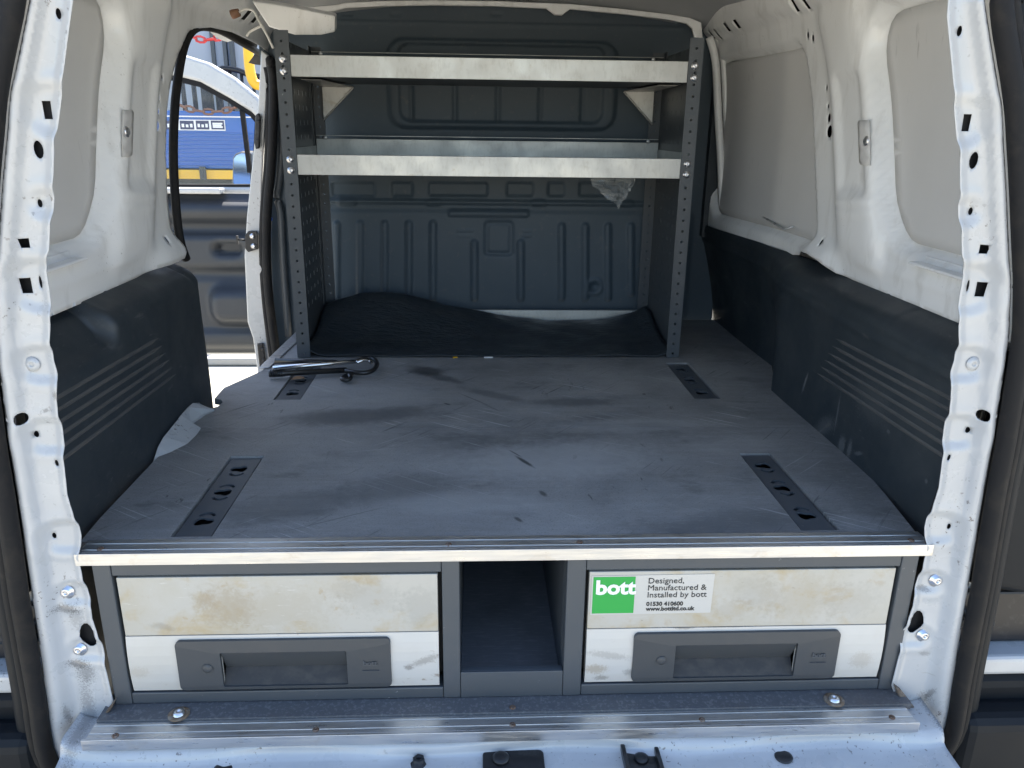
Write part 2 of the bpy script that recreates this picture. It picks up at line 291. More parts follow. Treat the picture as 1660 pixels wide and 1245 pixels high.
def gridsheet(name, u0, u1, v0, v1, g, fmap, m, parent, solid=0, flip=False, keep=None):
    u = np.linspace(u0, u1, max(2, int((u1-u0)/g))); v = np.linspace(v0, v1, max(2, int((v1-v0)/g))); U, V = np.meshgrid(u, v)
    X, Y, Z = fmap(U.ravel(), V.ravel()); nu = len(u); fs = []
    for j in range(len(v)-1):
        for i in range(nu-1):
            if keep is not None and not keep((u[i]+u[i+1])/2, (v[j]+v[j+1])/2): continue
            f = [j*nu+i, j*nu+i+1, (j+1)*nu+i+1, (j+1)*nu+i]; fs.append(f[::-1] if flip else f)
    mb = MB(); mb.add(list(zip(X.tolist(), Y.tolist(), Z.tolist())), fs, True)
    return mb.build(name, m, parent, solid=solid, recalc=False)
def sstep(a, b, x): t = np.clip((x-a)/(b-a), 0, 1); return t*t*(3-2*t)
def rbox(U, V, cx, cy, hx, hy, r): 
    qx = np.abs(U-cx)-hx+r; qy = np.abs(V-cy)-hy+r
    return np.sqrt(np.maximum(qx, 0)**2+np.maximum(qy, 0)**2)+np.minimum(np.maximum(qx, qy), 0)-r
def caps(U, V, ax, ay, bx, by, r):
    px, py, dx, dy = U-ax, V-ay, bx-ax, by-ay; h = np.clip((px*dx+py*dy)/(dx*dx+dy*dy+1e-12), 0, 1)
    return np.sqrt((px-dx*h)**2+(py-dy*h)**2)-r
def up(d, h, wdt): return h*(1-sstep(-wdt, 0, d))              # h inside, 0 outside, soft edge
def ell(cx, cy, a, b, n=16, rot=0):
    c, s = math.cos(rot), math.sin(rot); L = [(a*math.cos(i*2*math.pi/n), b*math.sin(i*2*math.pi/n)) for i in range(n)]
    return [(cx+c*x-s*y, cy+s*x+c*y) for x, y in L]
def rect(cx, cy, a, b, k=0): return [(cx-a, cy-b+k), (cx+a, cy-b-k), (cx+a, cy+b-k), (cx-a, cy+b+k)]
def rrect(x0, x1, y0, y1, r, n=5):
    o = []
    for cx, cy, a0 in ((x1-r, y1-r, 0), (x0+r, y1-r, 90), (x0+r, y0+r, 180), (x1-r, y0+r, 270)):
        o += [(cx+r*math.cos(R(a0+90*i/n)), cy+r*math.sin(R(a0+90*i/n))) for i in range(n+1)]
    return o
def smooth_path(pts, n=4):
    p = [Vector(q) for q in pts]; o = []
    for i in range(len(p)-1):
        a, b, c, d = p[max(i-1, 0)], p[i], p[i+1], p[min(i+2, len(p)-1)]
        for k in range(n):
            t = k/n; o.append(.5*((2*b)+(c-a)*t+(2*a-5*b+4*c-d)*t*t+(3*b-a-3*c+d)*t**3))
    return o+[p[-1]]
def text(name, s, size, loc, m, parent, sx=1, bold=0, depth=.0004, align='LEFT'):
    cu = bpy.data.curves.new(name, 'FONT'); cu.body = s; cu.size = size; cu.extrude = depth; cu.offset = bold; cu.align_x = align; cu.resolution_u = 3
    t = bpy.data.objects.new('tmp', cu); col.objects.link(t); dg = bpy.context.evaluated_depsgraph_get()
    me = bpy.data.meshes.new_from_object(t.evaluated_get(dg)); bpy.data.objects.remove(t)
    me.transform(Matrix.Rotation(R(90), 4, 'X') @ Matrix.Diagonal((sx, 1, 1, 1)))
    me.name = name; me.materials.clear()
    return link(name, me, m, parent, loc)
def bolt_mesh(name, r, m, ax=(0, -1, 0), flat=.5, ring=1.45):
    mb = MB(); mb.lathe([(r*ring, 0), (r*ring, r*.12), (r, r*.2), (r*.95, r*flat), (r*.6, r*flat*1.25), (r*.35, r*flat*1.25), (r*.3, r*flat*.6)], (0, 0, 0), ax, 14)
    o = mb.build(name, m, None, loc=(0, 0, 0)); me = o.data; bpy.data.objects.remove(o); return me

# ================================================================== OUTSIDE
GZ = -.85
def pathpx(l, **k): return [P(a, b, **k) for a, b in l]
mb = MB(); mb.add([(-300, -300, GZ), (300, -300, GZ), (300, 300, GZ), (-300, 300, GZ)], [[0, 1, 2, 3]])
props(mb.build('ground', M['ground']), kind='structure')
mb = MB(); mb.box(-9, -1.0, 3.95, 4.9, GZ+.002, GZ+.09); mb.box(-9, -1.0, 3.70, 3.95, GZ+.002, GZ+.05)
props(mb.build('kerb', M['kerb'], bevel=.012), kind='structure')

# big pale clad tank behind the truck
tk = empty('storage_tank', (-3.4, 11, GZ), 'tall pale blue grey clad tank standing behind the blue truck', 'tank')
mb = MB(); N = 40; cx, cyy, rad = -3.6, 13.0, 4.0
mb.lathe([(rad, 0), (rad, 9)], (cx, cyy, GZ), (0, 0, 1), 64); mb.build('wall', M['tank'], tk)
for px in (371, 382, 352):
    p = P(px, 130, y=9.06); mb = MB(); mb.box(p.x-.02, p.x+.02, 9.0, 9.2, GZ, 8); mb.build('seam', M['steel'], tk)

TY = 5.6
tr = empty('blue_truck', (-2.6, TY+1, GZ), 'blue truck body with yellow stripe seen through the side door opening', 'truck')
def TP(px, py, dy=0): return P(px, py, y=TY-dy)
a, b = TP(200, 178), TP(470, 275)
mb = MB(); mb.box(a.x-.6, b.x+.6, TY, TY+2.2, b.z, a.z)
mb.build('body_panel', M['truck'], tr, bevel=.01)
for k in range(9):
    z = TP(330, 216+k*6.4).z; mb = MB(); mb.box(a.x-.6, b.x+.6, TY-.012, TY-.0005, z-.006, z+.006); mb.build('ridge', M['truck'], tr, bevel=.004)
z1, z2 = TP(330, 190).z, TP(330, 188).z; mb = MB(); mb.box(a.x-.6, b.x+.6, TY-.010, TY-.0005, z1, z2); mb.build('white_line', M['white_ink'], tr)
z1, z2 = TP(330, 290).z, TP(330, 275).z; mb = MB(); mb.box(a.x-.6, b.x+.6, TY-.03, TY+2.2, z1, z2-.001); mb.build('yellow_stripe', M['yellow'], tr, bevel=.005)
mb = MB(); mb.box(a.x-.5, b.x+.5, TY+.05, TY+2.1, GZ+.35, z1-.001); mb.build('chassis', M['grime'], tr)
for wx in (-3.6, -1.6):
    mb = MB(); mb.lathe([(.28, 0), (.45, .02), (.46, .12), (.45, .26), (.28, .28)], (wx, TY+.35, GZ+.46), (0, -1, 0), 24); mb.build('wheel', M['rubber'], tr)
for px in (329, 283):
    p, q = TP(px-6, 270, .045), TP(px+6, 292, .045); mb = MB(); mb.box(p.x, q.x, TY-.06, TY-.031, q.z, p.z); mb.box(p.x+.015, q.x-.015, TY-.075, TY-.06, q.z+.02, p.z-.02); mb.build('latch', M['grime'], tr, bevel=.004)
# sign strip with three navy pictogram panels
p, q = TP(280, 193.5, .01), TP(365.5, 212, .01)
mb = MB(); mb.box(p.x, q.x, TY-.011, TY-.0005, q.z, p.z); sg = mb.build('sign_strip', M['white_ink'], tr)
for x0, x1 in ((268, 289), (291, 315), (317, 339.5), (341.5, 364)):
    p, q = TP(x0, 195.5, .013), TP(x1, 210, .013); mb = MB(); mb.box(p.x, q.x, TY-.013, TY-.0112, q.z, p.z); mb.build('sign_panel', M['navy'], sg)
    for k in range(3):
        zz = p.z-(p.z-q.z)*(.3+.2*k); mb = MB(); wd = (q.x-p.x)
        if x0 > 335: mb.box(p.x+wd*.12, q.x-wd*(.12+.08*(k % 2)), TY-.0142, TY-.0131, zz-.008, zz+.004)
        else: mb.box(p.x+wd*(.12+.3*k), p.x+wd*(.3+.3*k), TY-.0142, TY-.0131, p.z-(p.z-q.z)*.75, p.z-(p.z-q.z)*(.35+.08*(k % 2)))
        mb.build('sign_mark', M['white_ink'], sg)
# black railing along the truck top
ra = empty('guard_railing', (-2.6, TY+.3, TP(330, 178).z), 'black tube guard railing on top of the blue truck', 'railing')
z0 = TP(330, 178).z
def RP(px, py): return P(px, py, y=TY+.3)
mb = MB(); mb.tube(smooth_path([RP(350, 116), RP(358, 112), RP(366, 111), RP(385, 114), RP(405, 121), RP(440, 128)]), .022, 8); mb.build('hand_rail', M['black_metal'], ra)
for px, py, r in ((372, 112, .014), (391, 116, .014), (410, 122, .014), (295, 128, .02), (313, 130, .02), (334, 134, .05), (352, 118, .03)):
    t = RP(px, py); mb = MB(); mb.tube([(t.x, t.y, z0-.02), t], r, 8); mb.build('post', M['black_metal'], ra)
# yellow bent hand rail nearer by
yh = empty('yellow_handrail', P(405, 100, y=4.9), 'bent yellow tube handrail hanging at the top of the side door opening', 'handrail')
mb = MB(); mb.tube(smooth_path([P(399, 20, y=4.9), P(402, 74, y=4.9), P(404, 105, y=4.9), P(408, 126, y=4.9), P(414, 136, y=4.9), P(424, 139, y=4.9), P(445, 140, y=4.9)], 5), .034, 10)
mb.build('tube', M['yellow'], yh)
def chain(name, label, pts, m, group=None, step=.075, r=.011, hl=.05):
    t = empty(name, pts[0], label, 'chain', group); pa = smooth_path(pts, 12); L = 0; ln = []
    acc = 0
    for i in range(1, len(pa)):
        d = (pa[i]-pa[i-1]).length; acc += d
        if acc >= step: ln.append((pa[i], (pa[i]-pa[i-1]).normalized())); acc = 0
    base = None
    for k, (p, d) in enumerate(ln):
        o2 = d.cross(Vector((0, 1, 0))).normalized() if k % 2 else Vector((0, 1, 0))
        a = [p+d*(hl*math.cos(q))+o2*(hl*.48*math.sin(q)) for q in np.linspace(0, 2*math.pi, 9)]
        mb = MB(); mb.tube(a, r, 5, cap=False); mb.build('chain_link', m, t)
chain('safety_chain', 'red plastic chain sagging high across the side door opening', [P(296, 50, y=5.0), P(318, 62, y=5.0), P(340, 64, y=5.0), P(372, 55, y=5.0)], M['red'], step=.058, r=.008, hl=.040)
chain('rusty_chain', 'rusty brown chain sagging along the top edge of the blue truck', [P(280, 164, y=TY-.1), P(305, 176, y=TY-.1), P(335, 181, y=TY-.1), P(365, 179, y=TY-.1), P(392, 171, y=TY-.1)], M['rust'], step=.062, r=.009, hl=.042)

# ================================================================== THE VAN
van = empty('panel_van', (X0, .7, GZ), 'white panel van seen into its load space through the open rear', 'van')
# ---- pillars
def rz(pts, y): return [(abs(P(a, b, y=y).x-X0), P(a, b, y=y).z) for a, b in pts]
INL = [(121, 0), (111, 74), (104, 130), (100, 148), (95, 190), (91, 219), (89, 287), (86, 340), (83, 381), (82, 405), (76, 425), (74, 440), (79, 470), (84, 511), (83, 555), (86, 585), (91, 602), (95, 625), (94, 650), (98, 680), (101, 700), (106, 750), (111, 800), (116, 817), (127, 850), (131, 870), (129, 903), (136, 935), (142, 959), (150, 985), (151, 1000), (158, 1020), (164, 1038), (174, 1085), (185, 1133), (160, 1175), (144, 1202)]
OUR = [(1599, 0), (1612, 84), (1626, 169), (1634, 300), (1639, 420), (1641, 460), (1639, 542), (1626, 630), (1612, 720), (1597, 800), (1571, 959), (1556, 1050), (1549, 1110), (1543, 1150), (1530, 1202), (1500, 1236)]
inn = [(.40, .86), (.465, .74)] + rz(INL, 0.0)
ouo = [(.48, .86), (.530, .74)] + rz(OUR, -.022)
inn = inn[:-2]+[(.576, -.27), (.576, -.335)]; ouo = ouo[:-1]+[(.606, -.335)]
pin = np.array(sorted([(b, a) for a, b in inn])); pou = np.array(sorted([(b, a) for a, b in ouo]))
def u_in(v): return np.interp(v, pin[:, 0], pin[:, 1])
def u_out(v): return np.interp(v, pou[:, 0], pou[:, 1])
POCK = [(.553, .527, .030, 1), (.452, .552, .019, 1), (.358, .575, .034, 1), (.261, .590, .026, 1), (.168, .598, .026, 1), (.027, .600, .026, 1), (-.058, .600, .020, 1), (-.148, .596, .020, 1)]
def pil_y(U, V):
    ui, uo = u_in(V), u_out(V); t = np.clip((U-ui)/(uo-ui), 0, 1)
    y = -.006*t*t
    y = y-.013*sstep(.60, .80, t)                            # raised flange towards the outside
    y = y-.004*np.sin(np.clip((t-.72)/.28, 0, 1)*math.pi)    # rolled bead
    for v, u, r, k in POCK:
        d = caps(U, V, u-.08, v, u-.010, v, r); y = y+up(d, .005, .013)
        y = y-.0012*np.exp(-((d-.003)/.006)**2)
    y = y-.004*(1-sstep(0, .012, U-ui))                      # folded inner edge
    return y
HO = [('r', .553, .522, .0045, .0095), ('e', .511, .536, .0050, .0098), ('e', .452, .547, .0025, .0046), ('r', .4075, .568, .0045, .0055), ('r', .357, .578, .0055, .0092), ('s', .361, .562, .0019, .0075),
      ('e', .1955, .604, .0048, .0078), ('e', .1695, .598, .0025, .0043), ('e', .1315, .578, .0025, .0046), ('e', .027, .600, .0024, .0043), ('e', -.125, .5785, .0105, .0205), ('e', .65, .492, .0027, .0055)]
def pillar(s):
    holes = [ell(u, v, a, b, 14) if k in 'es' else rect(u, v, a, b) for k, v, u, a, b in HO]
    outl = inn + ouo[::-1]
    def fm(U, V): return X0+s*U, pil_y(U, V), V
    o = sheet('rear_pillar', outl, holes, fm, .0037, M['white'], van, solid=.0012, flip=(s < 0))
    # added near-black sheet behind, standing in for shade inside the holes
    bk = [(u, v) for u, v in inn] + [(u, v) for u, v in ouo[::-1]]
    bk = [(float(np.clip(u, u_in(v)+.0115, u_out(v)-.004)), v) for u, v in bk]
    sheet('cavity_shade_sheet', bk, [], lambda U, V: (X0+s*U, .014+0*U, V), .02, M['cavity'], o, solid=.002, flip=(s < 0))
    return o
PB = bolt_mesh('bolt', .0072, M['bolt'], ring=1.5); 
PBW = bolt_mesh('bolt', .0075, M['white'], ring=1.25, flat=.3)
pilL, pilR = pillar(-1), pillar(1)
for s, par in ((-1, pilL), (1, pilR)):
    for v, u in ((.2605, .588), (-.0575, .598), (-.148, .5955)):
        y = float(pil_y(np.array([u]), np.array([v]))[0]); link('bolt', PBW if v > .2 else PB, None, par, (X0+s*u, y-.0005, v))
# ---- rubber seal round the opening, body edge outside it
SL = [(u_out(v), v) for v in np.linspace(.84, -.06, 30)]+[(abs(P(x, y, y=-.03).x-X0), P(x, y, y=-.03).z) for x, y in ((1549, 1110), (1543, 1150), (1530, 1202), (1489, 1245), (1440, 1266), (1380, 1280), (1300, 1288))]
SL = smooth_path([Vector((u, 0, v)) for u, v in SL], 3)
for s in (-1, 1):
    def off(d, y):
        o = []
        for i, p in enumerate(SL):
            t = (SL[min(i+1, len(SL)-1)]-SL[max(i-1, 0)]).normalized(); nrm = Vector((-t.z, 0, t.x))
            q = p+nrm*d; o.append(Vector((X0+s*q.x, y, q.z)))
        return o
    mb = MB(); mb.tube(off(.0105, -.028), .0115, 12, ref=(0, 1, 0)); mb.build('door_seal', M['rubber'], van)
    mb = MB(); mb.tube(off(.0275, -.018), .009, 12, ref=(0, 1, 0)); mb.build('seal_carrier', M['rubber'], van)
    mb = MB(); mb.tube(off(.046, .004), .015, 12, ref=(0, 1, 0)); mb.build('body_edge', M['lining'], van)
# header over the opening
mb = MB(); mb.box(X0-.50, X0+.50, -.05, .03, .86, .90); mb.build('rear_header', M['white'], van, bevel=.01)
# ---- sill
def sill(U, V):
    prof = np.array([(0, .0, -.2615), (.05, -.048, -.2615), (.066, -.058, -.264), (.078, -.062, -.274), (.086, -.066, -.282), (.10, -.078, -.2855), (.22, -.21, -.290), (.25, -.222, -.31), (.33, -.225, -.39)])
    k = np.zeros_like(U)
    for c, hw in ((-.095, .085), (.33, .10)): k += up(np.abs(U-c)-hw, 1, .05)*0
    y = np.interp(V, prof[:, 0], prof[:, 1]); z = np.interp(V, prof[:, 0], prof[:, 2])
    wob = .005*np.sin(U*17+.4)*np.clip(1-np.abs(V-.078)/.02, 0, 1)
    wob += .006*up(np.abs(U-.0)-.20, 1, .06)*np.clip(1-np.abs(V-.088)/.022, 0, 1)
    z = z+.010*np.clip((np.abs(U)-.580)/.03, 0, 1.2)**2
    return U+0*V, y+wob, z+.0006*np.sin(U*45+V*60)
gridsheet('rear_sill', -.612, .604, 0, .33, .006, sill, M['white'], van, solid=-.0012, flip=True)
rs = [o for o in van.children if o.name == 'rear_sill'][0]
SZ = -.2852
def sp_(px, py): q = P(px, py, z=SZ); return q
mb = MB()
for px, py in ((1270, 1228), (363, 1245)):
    q = sp_(px, py); mb = MB(); mb.lathe([(.0125, 0), (.0125, .0016), (.010, .0024), (.002, .0018)], (q.x, q.y, SZ+.0008), (0, 0, 1), 20); mb.build('rubber_plug', M['gloss_black'], rs)
q = sp_(679, 1238); mb = MB(); mb.lathe([(.013, 0), (.013, .002), (.0085, .003), (.0085, .010), (.007, .011), (.004, .011), (.004, .008)], (q.x, q.y, SZ-.001), (0, 0, 1), 6); mb.build('hex_bolt', M['black_metal'], rs)
q = sp_(832, 1232); mb = MB(); mb.prism([(x, y, SZ) for x, y in rrect(q.x-.042, q.x+.042, q.y-.05, q.y+.012, .007)], (0, 0, .006)); st = mb.build('striker_plate', M['black_metal'], rs, bevel=.0015)
mb = MB(); mb.lathe([(.012, 0), (.012, .003), (.008, .006), (.003, .006)], (q.x-.017, q.y-.004, SZ+.006), (0, 0, 1), 14); mb.build('striker_screw', M['black_metal'], rs)
q = sp_(1038, 1228); mb = MB(); mb.box(q.x-.022, q.x+.022, q.y-.06, q.y+.014, SZ, SZ+.003)
mb.box(q.x-.026, q.x-.020, q.y-.06, q.y+.016, SZ, SZ+.012); mb.box(q.x+.020, q.x+.026, q.y-.06, q.y+.016, SZ, SZ+.012); mb.build('latch_channel', M['gloss_black'], rs, bevel=.002)
mb = MB(); mb.lathe([(.010, 0), (.010, .003), (.006, .005), (.002, .005)], (q.x, q.y-.006, SZ+.003), (0, 0, 1), 12); mb.build('striker_screw', M['black_metal'], rs)
# grime seams in the lower corners
for s, l in ((-1, [(186, 1135), (180, 1150), (148, 1196), (136, 1222), (128, 1222), (142, 1192)]), (1, [(1452, 1113), (1462, 1120), (1478, 1140), (1494, 1162), (1491, 1176), (1482, 1172), (1464, 1146)])):
    mb = MB(); mb.prism([P(a, b, y=-.016) for a, b in l], (0, .01, 0)); mb.build('sealant_seam', M['seam'], van, bevel=.002)

# ---- inner side walls
def wall_w(U, V): return U-.42*(np.clip(V, .3, .75)-.5)*sstep(.15, .45, U)
def wall_x(U, V):
    W = wall_w(U, V); x = .648-.55*np.maximum(V-.56, 0)**2-.032*sstep(.85, 1.30, U)
    q = rbox(W, V, .20, .552, .258, .203, .10); x = x+up(q, .026, .016)        # rear quarter recess
    q = rbox(W, V, 1.06, .518, .33, .213, .05); x = x+up(q, .022, .016)        # middle recess
    c = np.exp(-((W-.535)/.088)**6); x = x-.016*c*sstep(.28, .36, V)*(1-sstep(.74, .82, V))
    x = x+.008*up(rbox(W, V, .535, .54, .060, .112, .02), 1, .022)            # dished middle of the column
    e = np.exp(-((W-.535)/.075)**4)
    x = x-.005*np.exp(-((V-.420+.10*(W-.53))/.006)**2)*e-.004*np.exp(-((V-.402+.10*(W-.53))/.005)**2)*e
    x = x+.004-.020*sstep(.350, .30, V)*sstep(.50, .60, U)*(1-sstep(.66, .76, U))-.004*np.exp(-((V-.318)/.006)**2)*(1-sstep(.42, .5, U))
    x = x-.020*sstep(.755, .80, V)+.006*np.exp(-((V-.775)/.012)**2)
    return x
# right
bot = [(-.02, .282), (.20, .279), (.42, .278), (.54, .283), (.60, .298), (.66, .303), (.71, .300), (.735, .288), (.78, .282), (1.38, .280)]
outR = bot+[(1.38, .86), (-.02, .86)]
hsq = [(1176, 57, .007, .011), (1184, 55, .006, .011), (1201, 44, .009, .009), (1214, 39, .009, .009), (1294, 6, .008, .014), (1310, 3, .007, .012)]
hR = [rect(P(a, b, x=.612).y, P(a, b, x=.612).z, u, v, .0) for a, b, u, v in hsq]
for a, b, r1, r2 in ((1337, 142, .005, .006), (1338, 172, .005, .005), (1339, 191, .008, .009), (1340, 213, .014, .012), (1331, 393, .005, .006), (1317, 57, .006, .007), (1324, 62, .006, .007)):
    q = P(a, b, x=.640); hR.append(ell(q.y, q.z, r1, r2, 12))
wR = sheet('inner_side_wall', outR, hR, lambda U, V: (X0+wall_x(U, V), U, V), .0085, M['inner_white'], van, solid=-.0015, flip=True)
# left with the side door opening cut away
fe = [(300, 408), (291, 385), (284, 320), (281, 250), (283, 180), (288, 130), (296, 85), (306, 58), (318, 46), (335, 44), (362, 52), (400, 74), (438, 98), (446, 110)]
fl = [(P(a, b, x=-.640).y, P(a, b, x=-.640).z) for a, b in fe]
outL = [(-.02, .282), (.20, .279), (.42, .278), (.54, .284), (fl[0][0]-.02, fl[0][1]-.01)]+fl+[(1.40, fl[-1][1]), (1.40, .86), (-.02, .86)]
hL = []
for a, b, r1, r2 in ((277, 126, .005, .006), (274, 158, .005, .006), (272, 178, .008, .009), (270, 202, .014, .012), (280, 388, .006, .007)):
    q = P(a, b, x=-.640); hL.append(ell(q.y-.012, q.z, r1, r2, 12))
for a, b in ((395, 24), (406, 29)):
    q = P(a, b, x=-.60); hL.append(rect(q.y, q.z, .012, .010))
wL = sheet('inner_side_wall', outL, hL, lambda U, V: (X0-wall_x(U, V), U, V), .0085, M['inner_white'], van, solid=-.0015, flip=False)
# outer skin behind the inner walls keeps the cavities dark
mb = MB(); mb.box(.715, .725, .105, 1.42, -.4, .9); mb.build('outer_skin', M['white'], van)
mb = MB(); mb.box(-.735, -.725, .105, .66, -.4, .9); mb.build('outer_skin', M['white'], van)
for par, s in ((wR, 1), (wL, -1)):
    ol = outR if s > 0 else outL
    sheet('cavity_shade_sheet', ol, [], lambda U, V, s=s: (X0+s*(np.minimum(wall_x(U, V), .66)+.034), U-(.014 if s < 0 else 0)*(U > .5), V), .05, M['cavity'], par, flip=(s > 0))  # added dark sheet: stops daylight and paints shade behind the wall holes
    for (a0, a1, b0, b1, r) in (((-.045, .437, .3700, .7350, .084), (.750, 1.375, .322, .714, .034)) if s > 0 else ((-.045, .437, .3700, .7350, .084),)):
        def fm(U, V, s=s):                                   # outline given in the slanted frame of the column
            Y = U.copy()
            for _ in range(12): Y = U+.42*(np.clip(V, .3, .75)-.5)*sstep(.15, .45, Y)
            return X0+s*(wall_x(Y, V)-.005+.0012*np.sin(Y*9+V*7)), Y, V
        sheet('blanking_panel', rrect(a0, a1, b0, b1, r), [], fm, .02, M['blank'], par, solid=-.002 if s > 0 else .002, flip=(s > 0))
    # riveted tab on the column
    tb = [(.452, .487), (.486, .487), (.492, .491), (.520, .558), (.516, .562), (.478, .562), (.466, .530)]
    def fm(U, V, s=s): return X0+s*(np.minimum(wall_x(U, V), .640)-.003), U, V
    tab = sheet('fixing_tab', tb, [], fm, .012, M['blank'], par, solid=-.002 if s > 0 else .002, flip=(s > 0))
    mb = MB(); mb.lathe([(.009, 0), (.009, .002), (.006, .004), (.0025, .003)], (X0+s*(float(np.minimum(wall_x(np.array([.477]), np.array([.527])), .640)[0])-.003), .477, .527), (-s, 0, 0), 14); mb.build('rivet', M['bolt'], par)
    # raised slot tab on the lower ledge
    q0 = .17; mb = MB(); mb.box(X0+s*.662, X0+s*.632, .08, .275, .344, .349); mb.box(X0+s*.664, X0+s*.658, .08, .275, .349, .358); mb.build('ledge_tab', M['inner_white'], par, bevel=.003)
# clip rails of the middle recess
mb = MB(); mb.tube([P(1205, 88, x=.655), P(1255, 72, x=.655), P(1275, 72, x=.655)], .007, 6, sq=(1, .6)); mb.build('panel_clip', M['white'], wR)
mb = MB(); mb.tube([P(1238, 352, x=.655), P(1272, 372, x=.655), P(1284, 368, x=.655)], .004, 6, sq=(1, .6)); mb.build('panel_clip', M['white'], wR)
# right front post beside the bulkhead
mb = MB(); pts = [(1150, 60), (1160, 100), (1164, 180), (1168, 250), (1170, 300), (1172, 366)]
mb.tube(smooth_path([P(a, b, y=1.30) for a, b in pts], 4), .0105, 10); mb.tube(smooth_path([P(a+13, b, y=1.315) for a, b in pts], 4), .009, 10)
mb.build('front_post', M['inner_white'], van)
mb = MB(); mb.box(.60, .69, 1.33, 1.38, .25, .86); mb.build('post_backing', M['trim'], van)

# ---- roof
def roof(U, V):
    z = .895-.16*U*U-.012*sstep(.5, .6, np.abs(U)) + .006*np.sin(V*22)*(np.abs(U) < .5) - .035*sstep(1.15, 1.4, V)
    return U+0*V, V, z
gridsheet('roof', -.74, .73, -.05, 1.45, .015, roof, M['roof_white'], van, solid=.002)
bowb = [(440, 30), (500, 21), (540, 18), (560, 13), (620, 10), (700, 8.5), (800, 10), (886, 14), (899, 24.5), (911, 25), (924, 15), (1000, 22), (1080, 31), (1113, 38), (1122, 46), (1127, 64)]
bowt = [(1140, 64), (1137, 36), (1118, 28), (1080, 22), (1000, 13), (924, 6), (800, 1), (700, 0), (620, 1), (560, 4), (540, 8), (500, 11), (440, 18)]
mb = MB(); mb.plate([tuple((P(a, b, y=1.30).x, P(a, b, y=1.30).z)) for a, b in bowb+bowt], [], lambda u, v, w_: (u, 1.30+w_, v), .012)
mb.build('roof_bow', M['inner_white'], van, bevel=.003)
# bracket beam on the left of the roof
l = [(408, 2), (440, 6), (480, 13), (543, 26), (543, 52), (520, 57), (478, 57), (436, 44), (425, 28)]
mb = MB(); mb.prism([P(a, b, y=1.05) for a, b in l], (0, .03, .01)); mb.build('roof_bracket', M['inner_white'], van, bevel=.003, seg=2)

# ---- bulkhead
BY = 1.36
def bp(px, py): q = P(px, py, y=BY); return q.x, q.z
RIB = [(546, 358, 482), (584, 357, 482), (624, 357, 482), (663, 357, 482), (702, 357, 482), (769, 388, 482), (844, 388, 482), (910, 361, 482), (948, 361, 482), (985, 361, 482), (1022, 361, 475)]
UPR = [(668, 198), (738, 198), (807, 199), (875, 199), (943, 199)]
def bulk(U, V):
    h = np.zeros_like(U)                                     # + towards the camera
    def rb(x0, y0, x1, y1, r, hh, wd=.006):
        a = bp(x0, y0); b = bp(x1, y1); return up(rbox(U, V, (a[0]+b[0])/2, (a[1]+b[1])/2, abs(b[0]-a[0])/2, abs(b[1]-a[1])/2, r), hh, wd)
    h += rb(624, 60, 998, 214, .05, .016, .012); h -= rb(642, 66, 978, 204, .035, .012, .010)
    for x, yb in UPR:
        a = bp(x, yb-4); h -= up(caps(U, V, a[0], a[1], a[0], .70, .009), .008, .007)
    for x0, x1 in ((536, 610), (633, 671), (693, 792), (820, 866), (887, 917), (938, 1010)): h -= rb(x0, 294, x1, 320, .008, .010, .006)
    h += rb(500, 321, 1110, 335, .006, .020, .008); h += rb(545, 320, 580, 336, .01, .008, .008)
    for a0 in (860, 690, 1000): h += rb(a0, 322, a0+26, 336, .008, .006)
    h += rb(500, 335, 1110, 560, .02, .008, .02)
    for x, y0, y1 in RIB:
        a = bp(x, y0); b = bp(x, y1); h += up(caps(U, V, a[0], a[1]-.01, b[0], b[1], .0125), .013, .009)
    h += rb(726, 338, 858, 352, .005, .012, .006); h -= rb(783, 356, 834, 416, .015, .009, .008); h += rb(790, 362, 827, 410, .012, .005, .006)
    for x0, x1 in ((741, 767), (845, 862)):
        for yy in (371, 380): h += rb(x0, yy, x1, yy+4, .003, .007, .004)
    a = bp(963, 464); d = np.sqrt((U-a[0])**2+(V-a[1])**2); h += .010*np.exp(-((d-.020)/.006)**2)-.012*np.exp(-(d/.012)**2)
    for x0 in (554, 632, 795, 958, 1030): h -= rb(x0, 20, x0+20, 27, .005, .008)
    h += rb(520, 31, 1110, 50, .01, .010, .012)
    h += .002*np.sin(U*5)*np.sin(V*6)
    return U+0*V, BY-.52*h, V
gridsheet('bulkhead', -.63, .66, -.03, .90, .0045, bulk, M['bulk'], van, solid=-.002)
# dark corner return beside the right post
# ---- black lower trims
def trim_map(s):
    def fm(U, V):
        t = np.clip((V-.245)/.060, 0, 1); k = sstep(.245, .262, V)
        x = np.where(V < .245, .603+.006*np.maximum(V, -.1), .6045+.058*t)
        z = np.where(V < .245, V, .245+.028*t+.010*np.sin(np.clip(t*4, 0, 1)*math.pi/2))
        if s > 0:
            st = sstep(.675, .735+.20*np.clip(V/.2, 0, 1), U+.04*np.maximum(V, 0)); x = x*(1-st)+(.670-.030*np.clip(V/.27, 0, 1)**2-.030*sstep(.95, 1.30, U)*np.clip(V/.27, 0, 1)+.006*t)*st
            z = z
        else:
            st = sstep(.60, .68, U-.02); x = x+.055*st*st
            x = x+.016*up(caps(U, V, .615+.0*V, .26, .615, .32, .016), 1, .02)
        h = np.zeros_like(U)
        if s < 0:                                            # grip pocket
            q = rbox(U, V, .155, .262, .115, .055, .035); p_ = up(q, 1, .016); h = h-.040*p_*np.clip((V-.200)/.045, 0, 1)
        else:
            q = rbox(U, V, .13, .268, .13, .028, .02); h = h-.004*up(q, 1, .01)
            h = h+.004*np.exp(-((V-.222-.02*(U > .45)*(U-.45))/.004)**2)
        h = h+.0012*np.sin(U*13)*np.sin(V*17+1)
        return X0+s*(x-h), U+0*V, z
    return fm
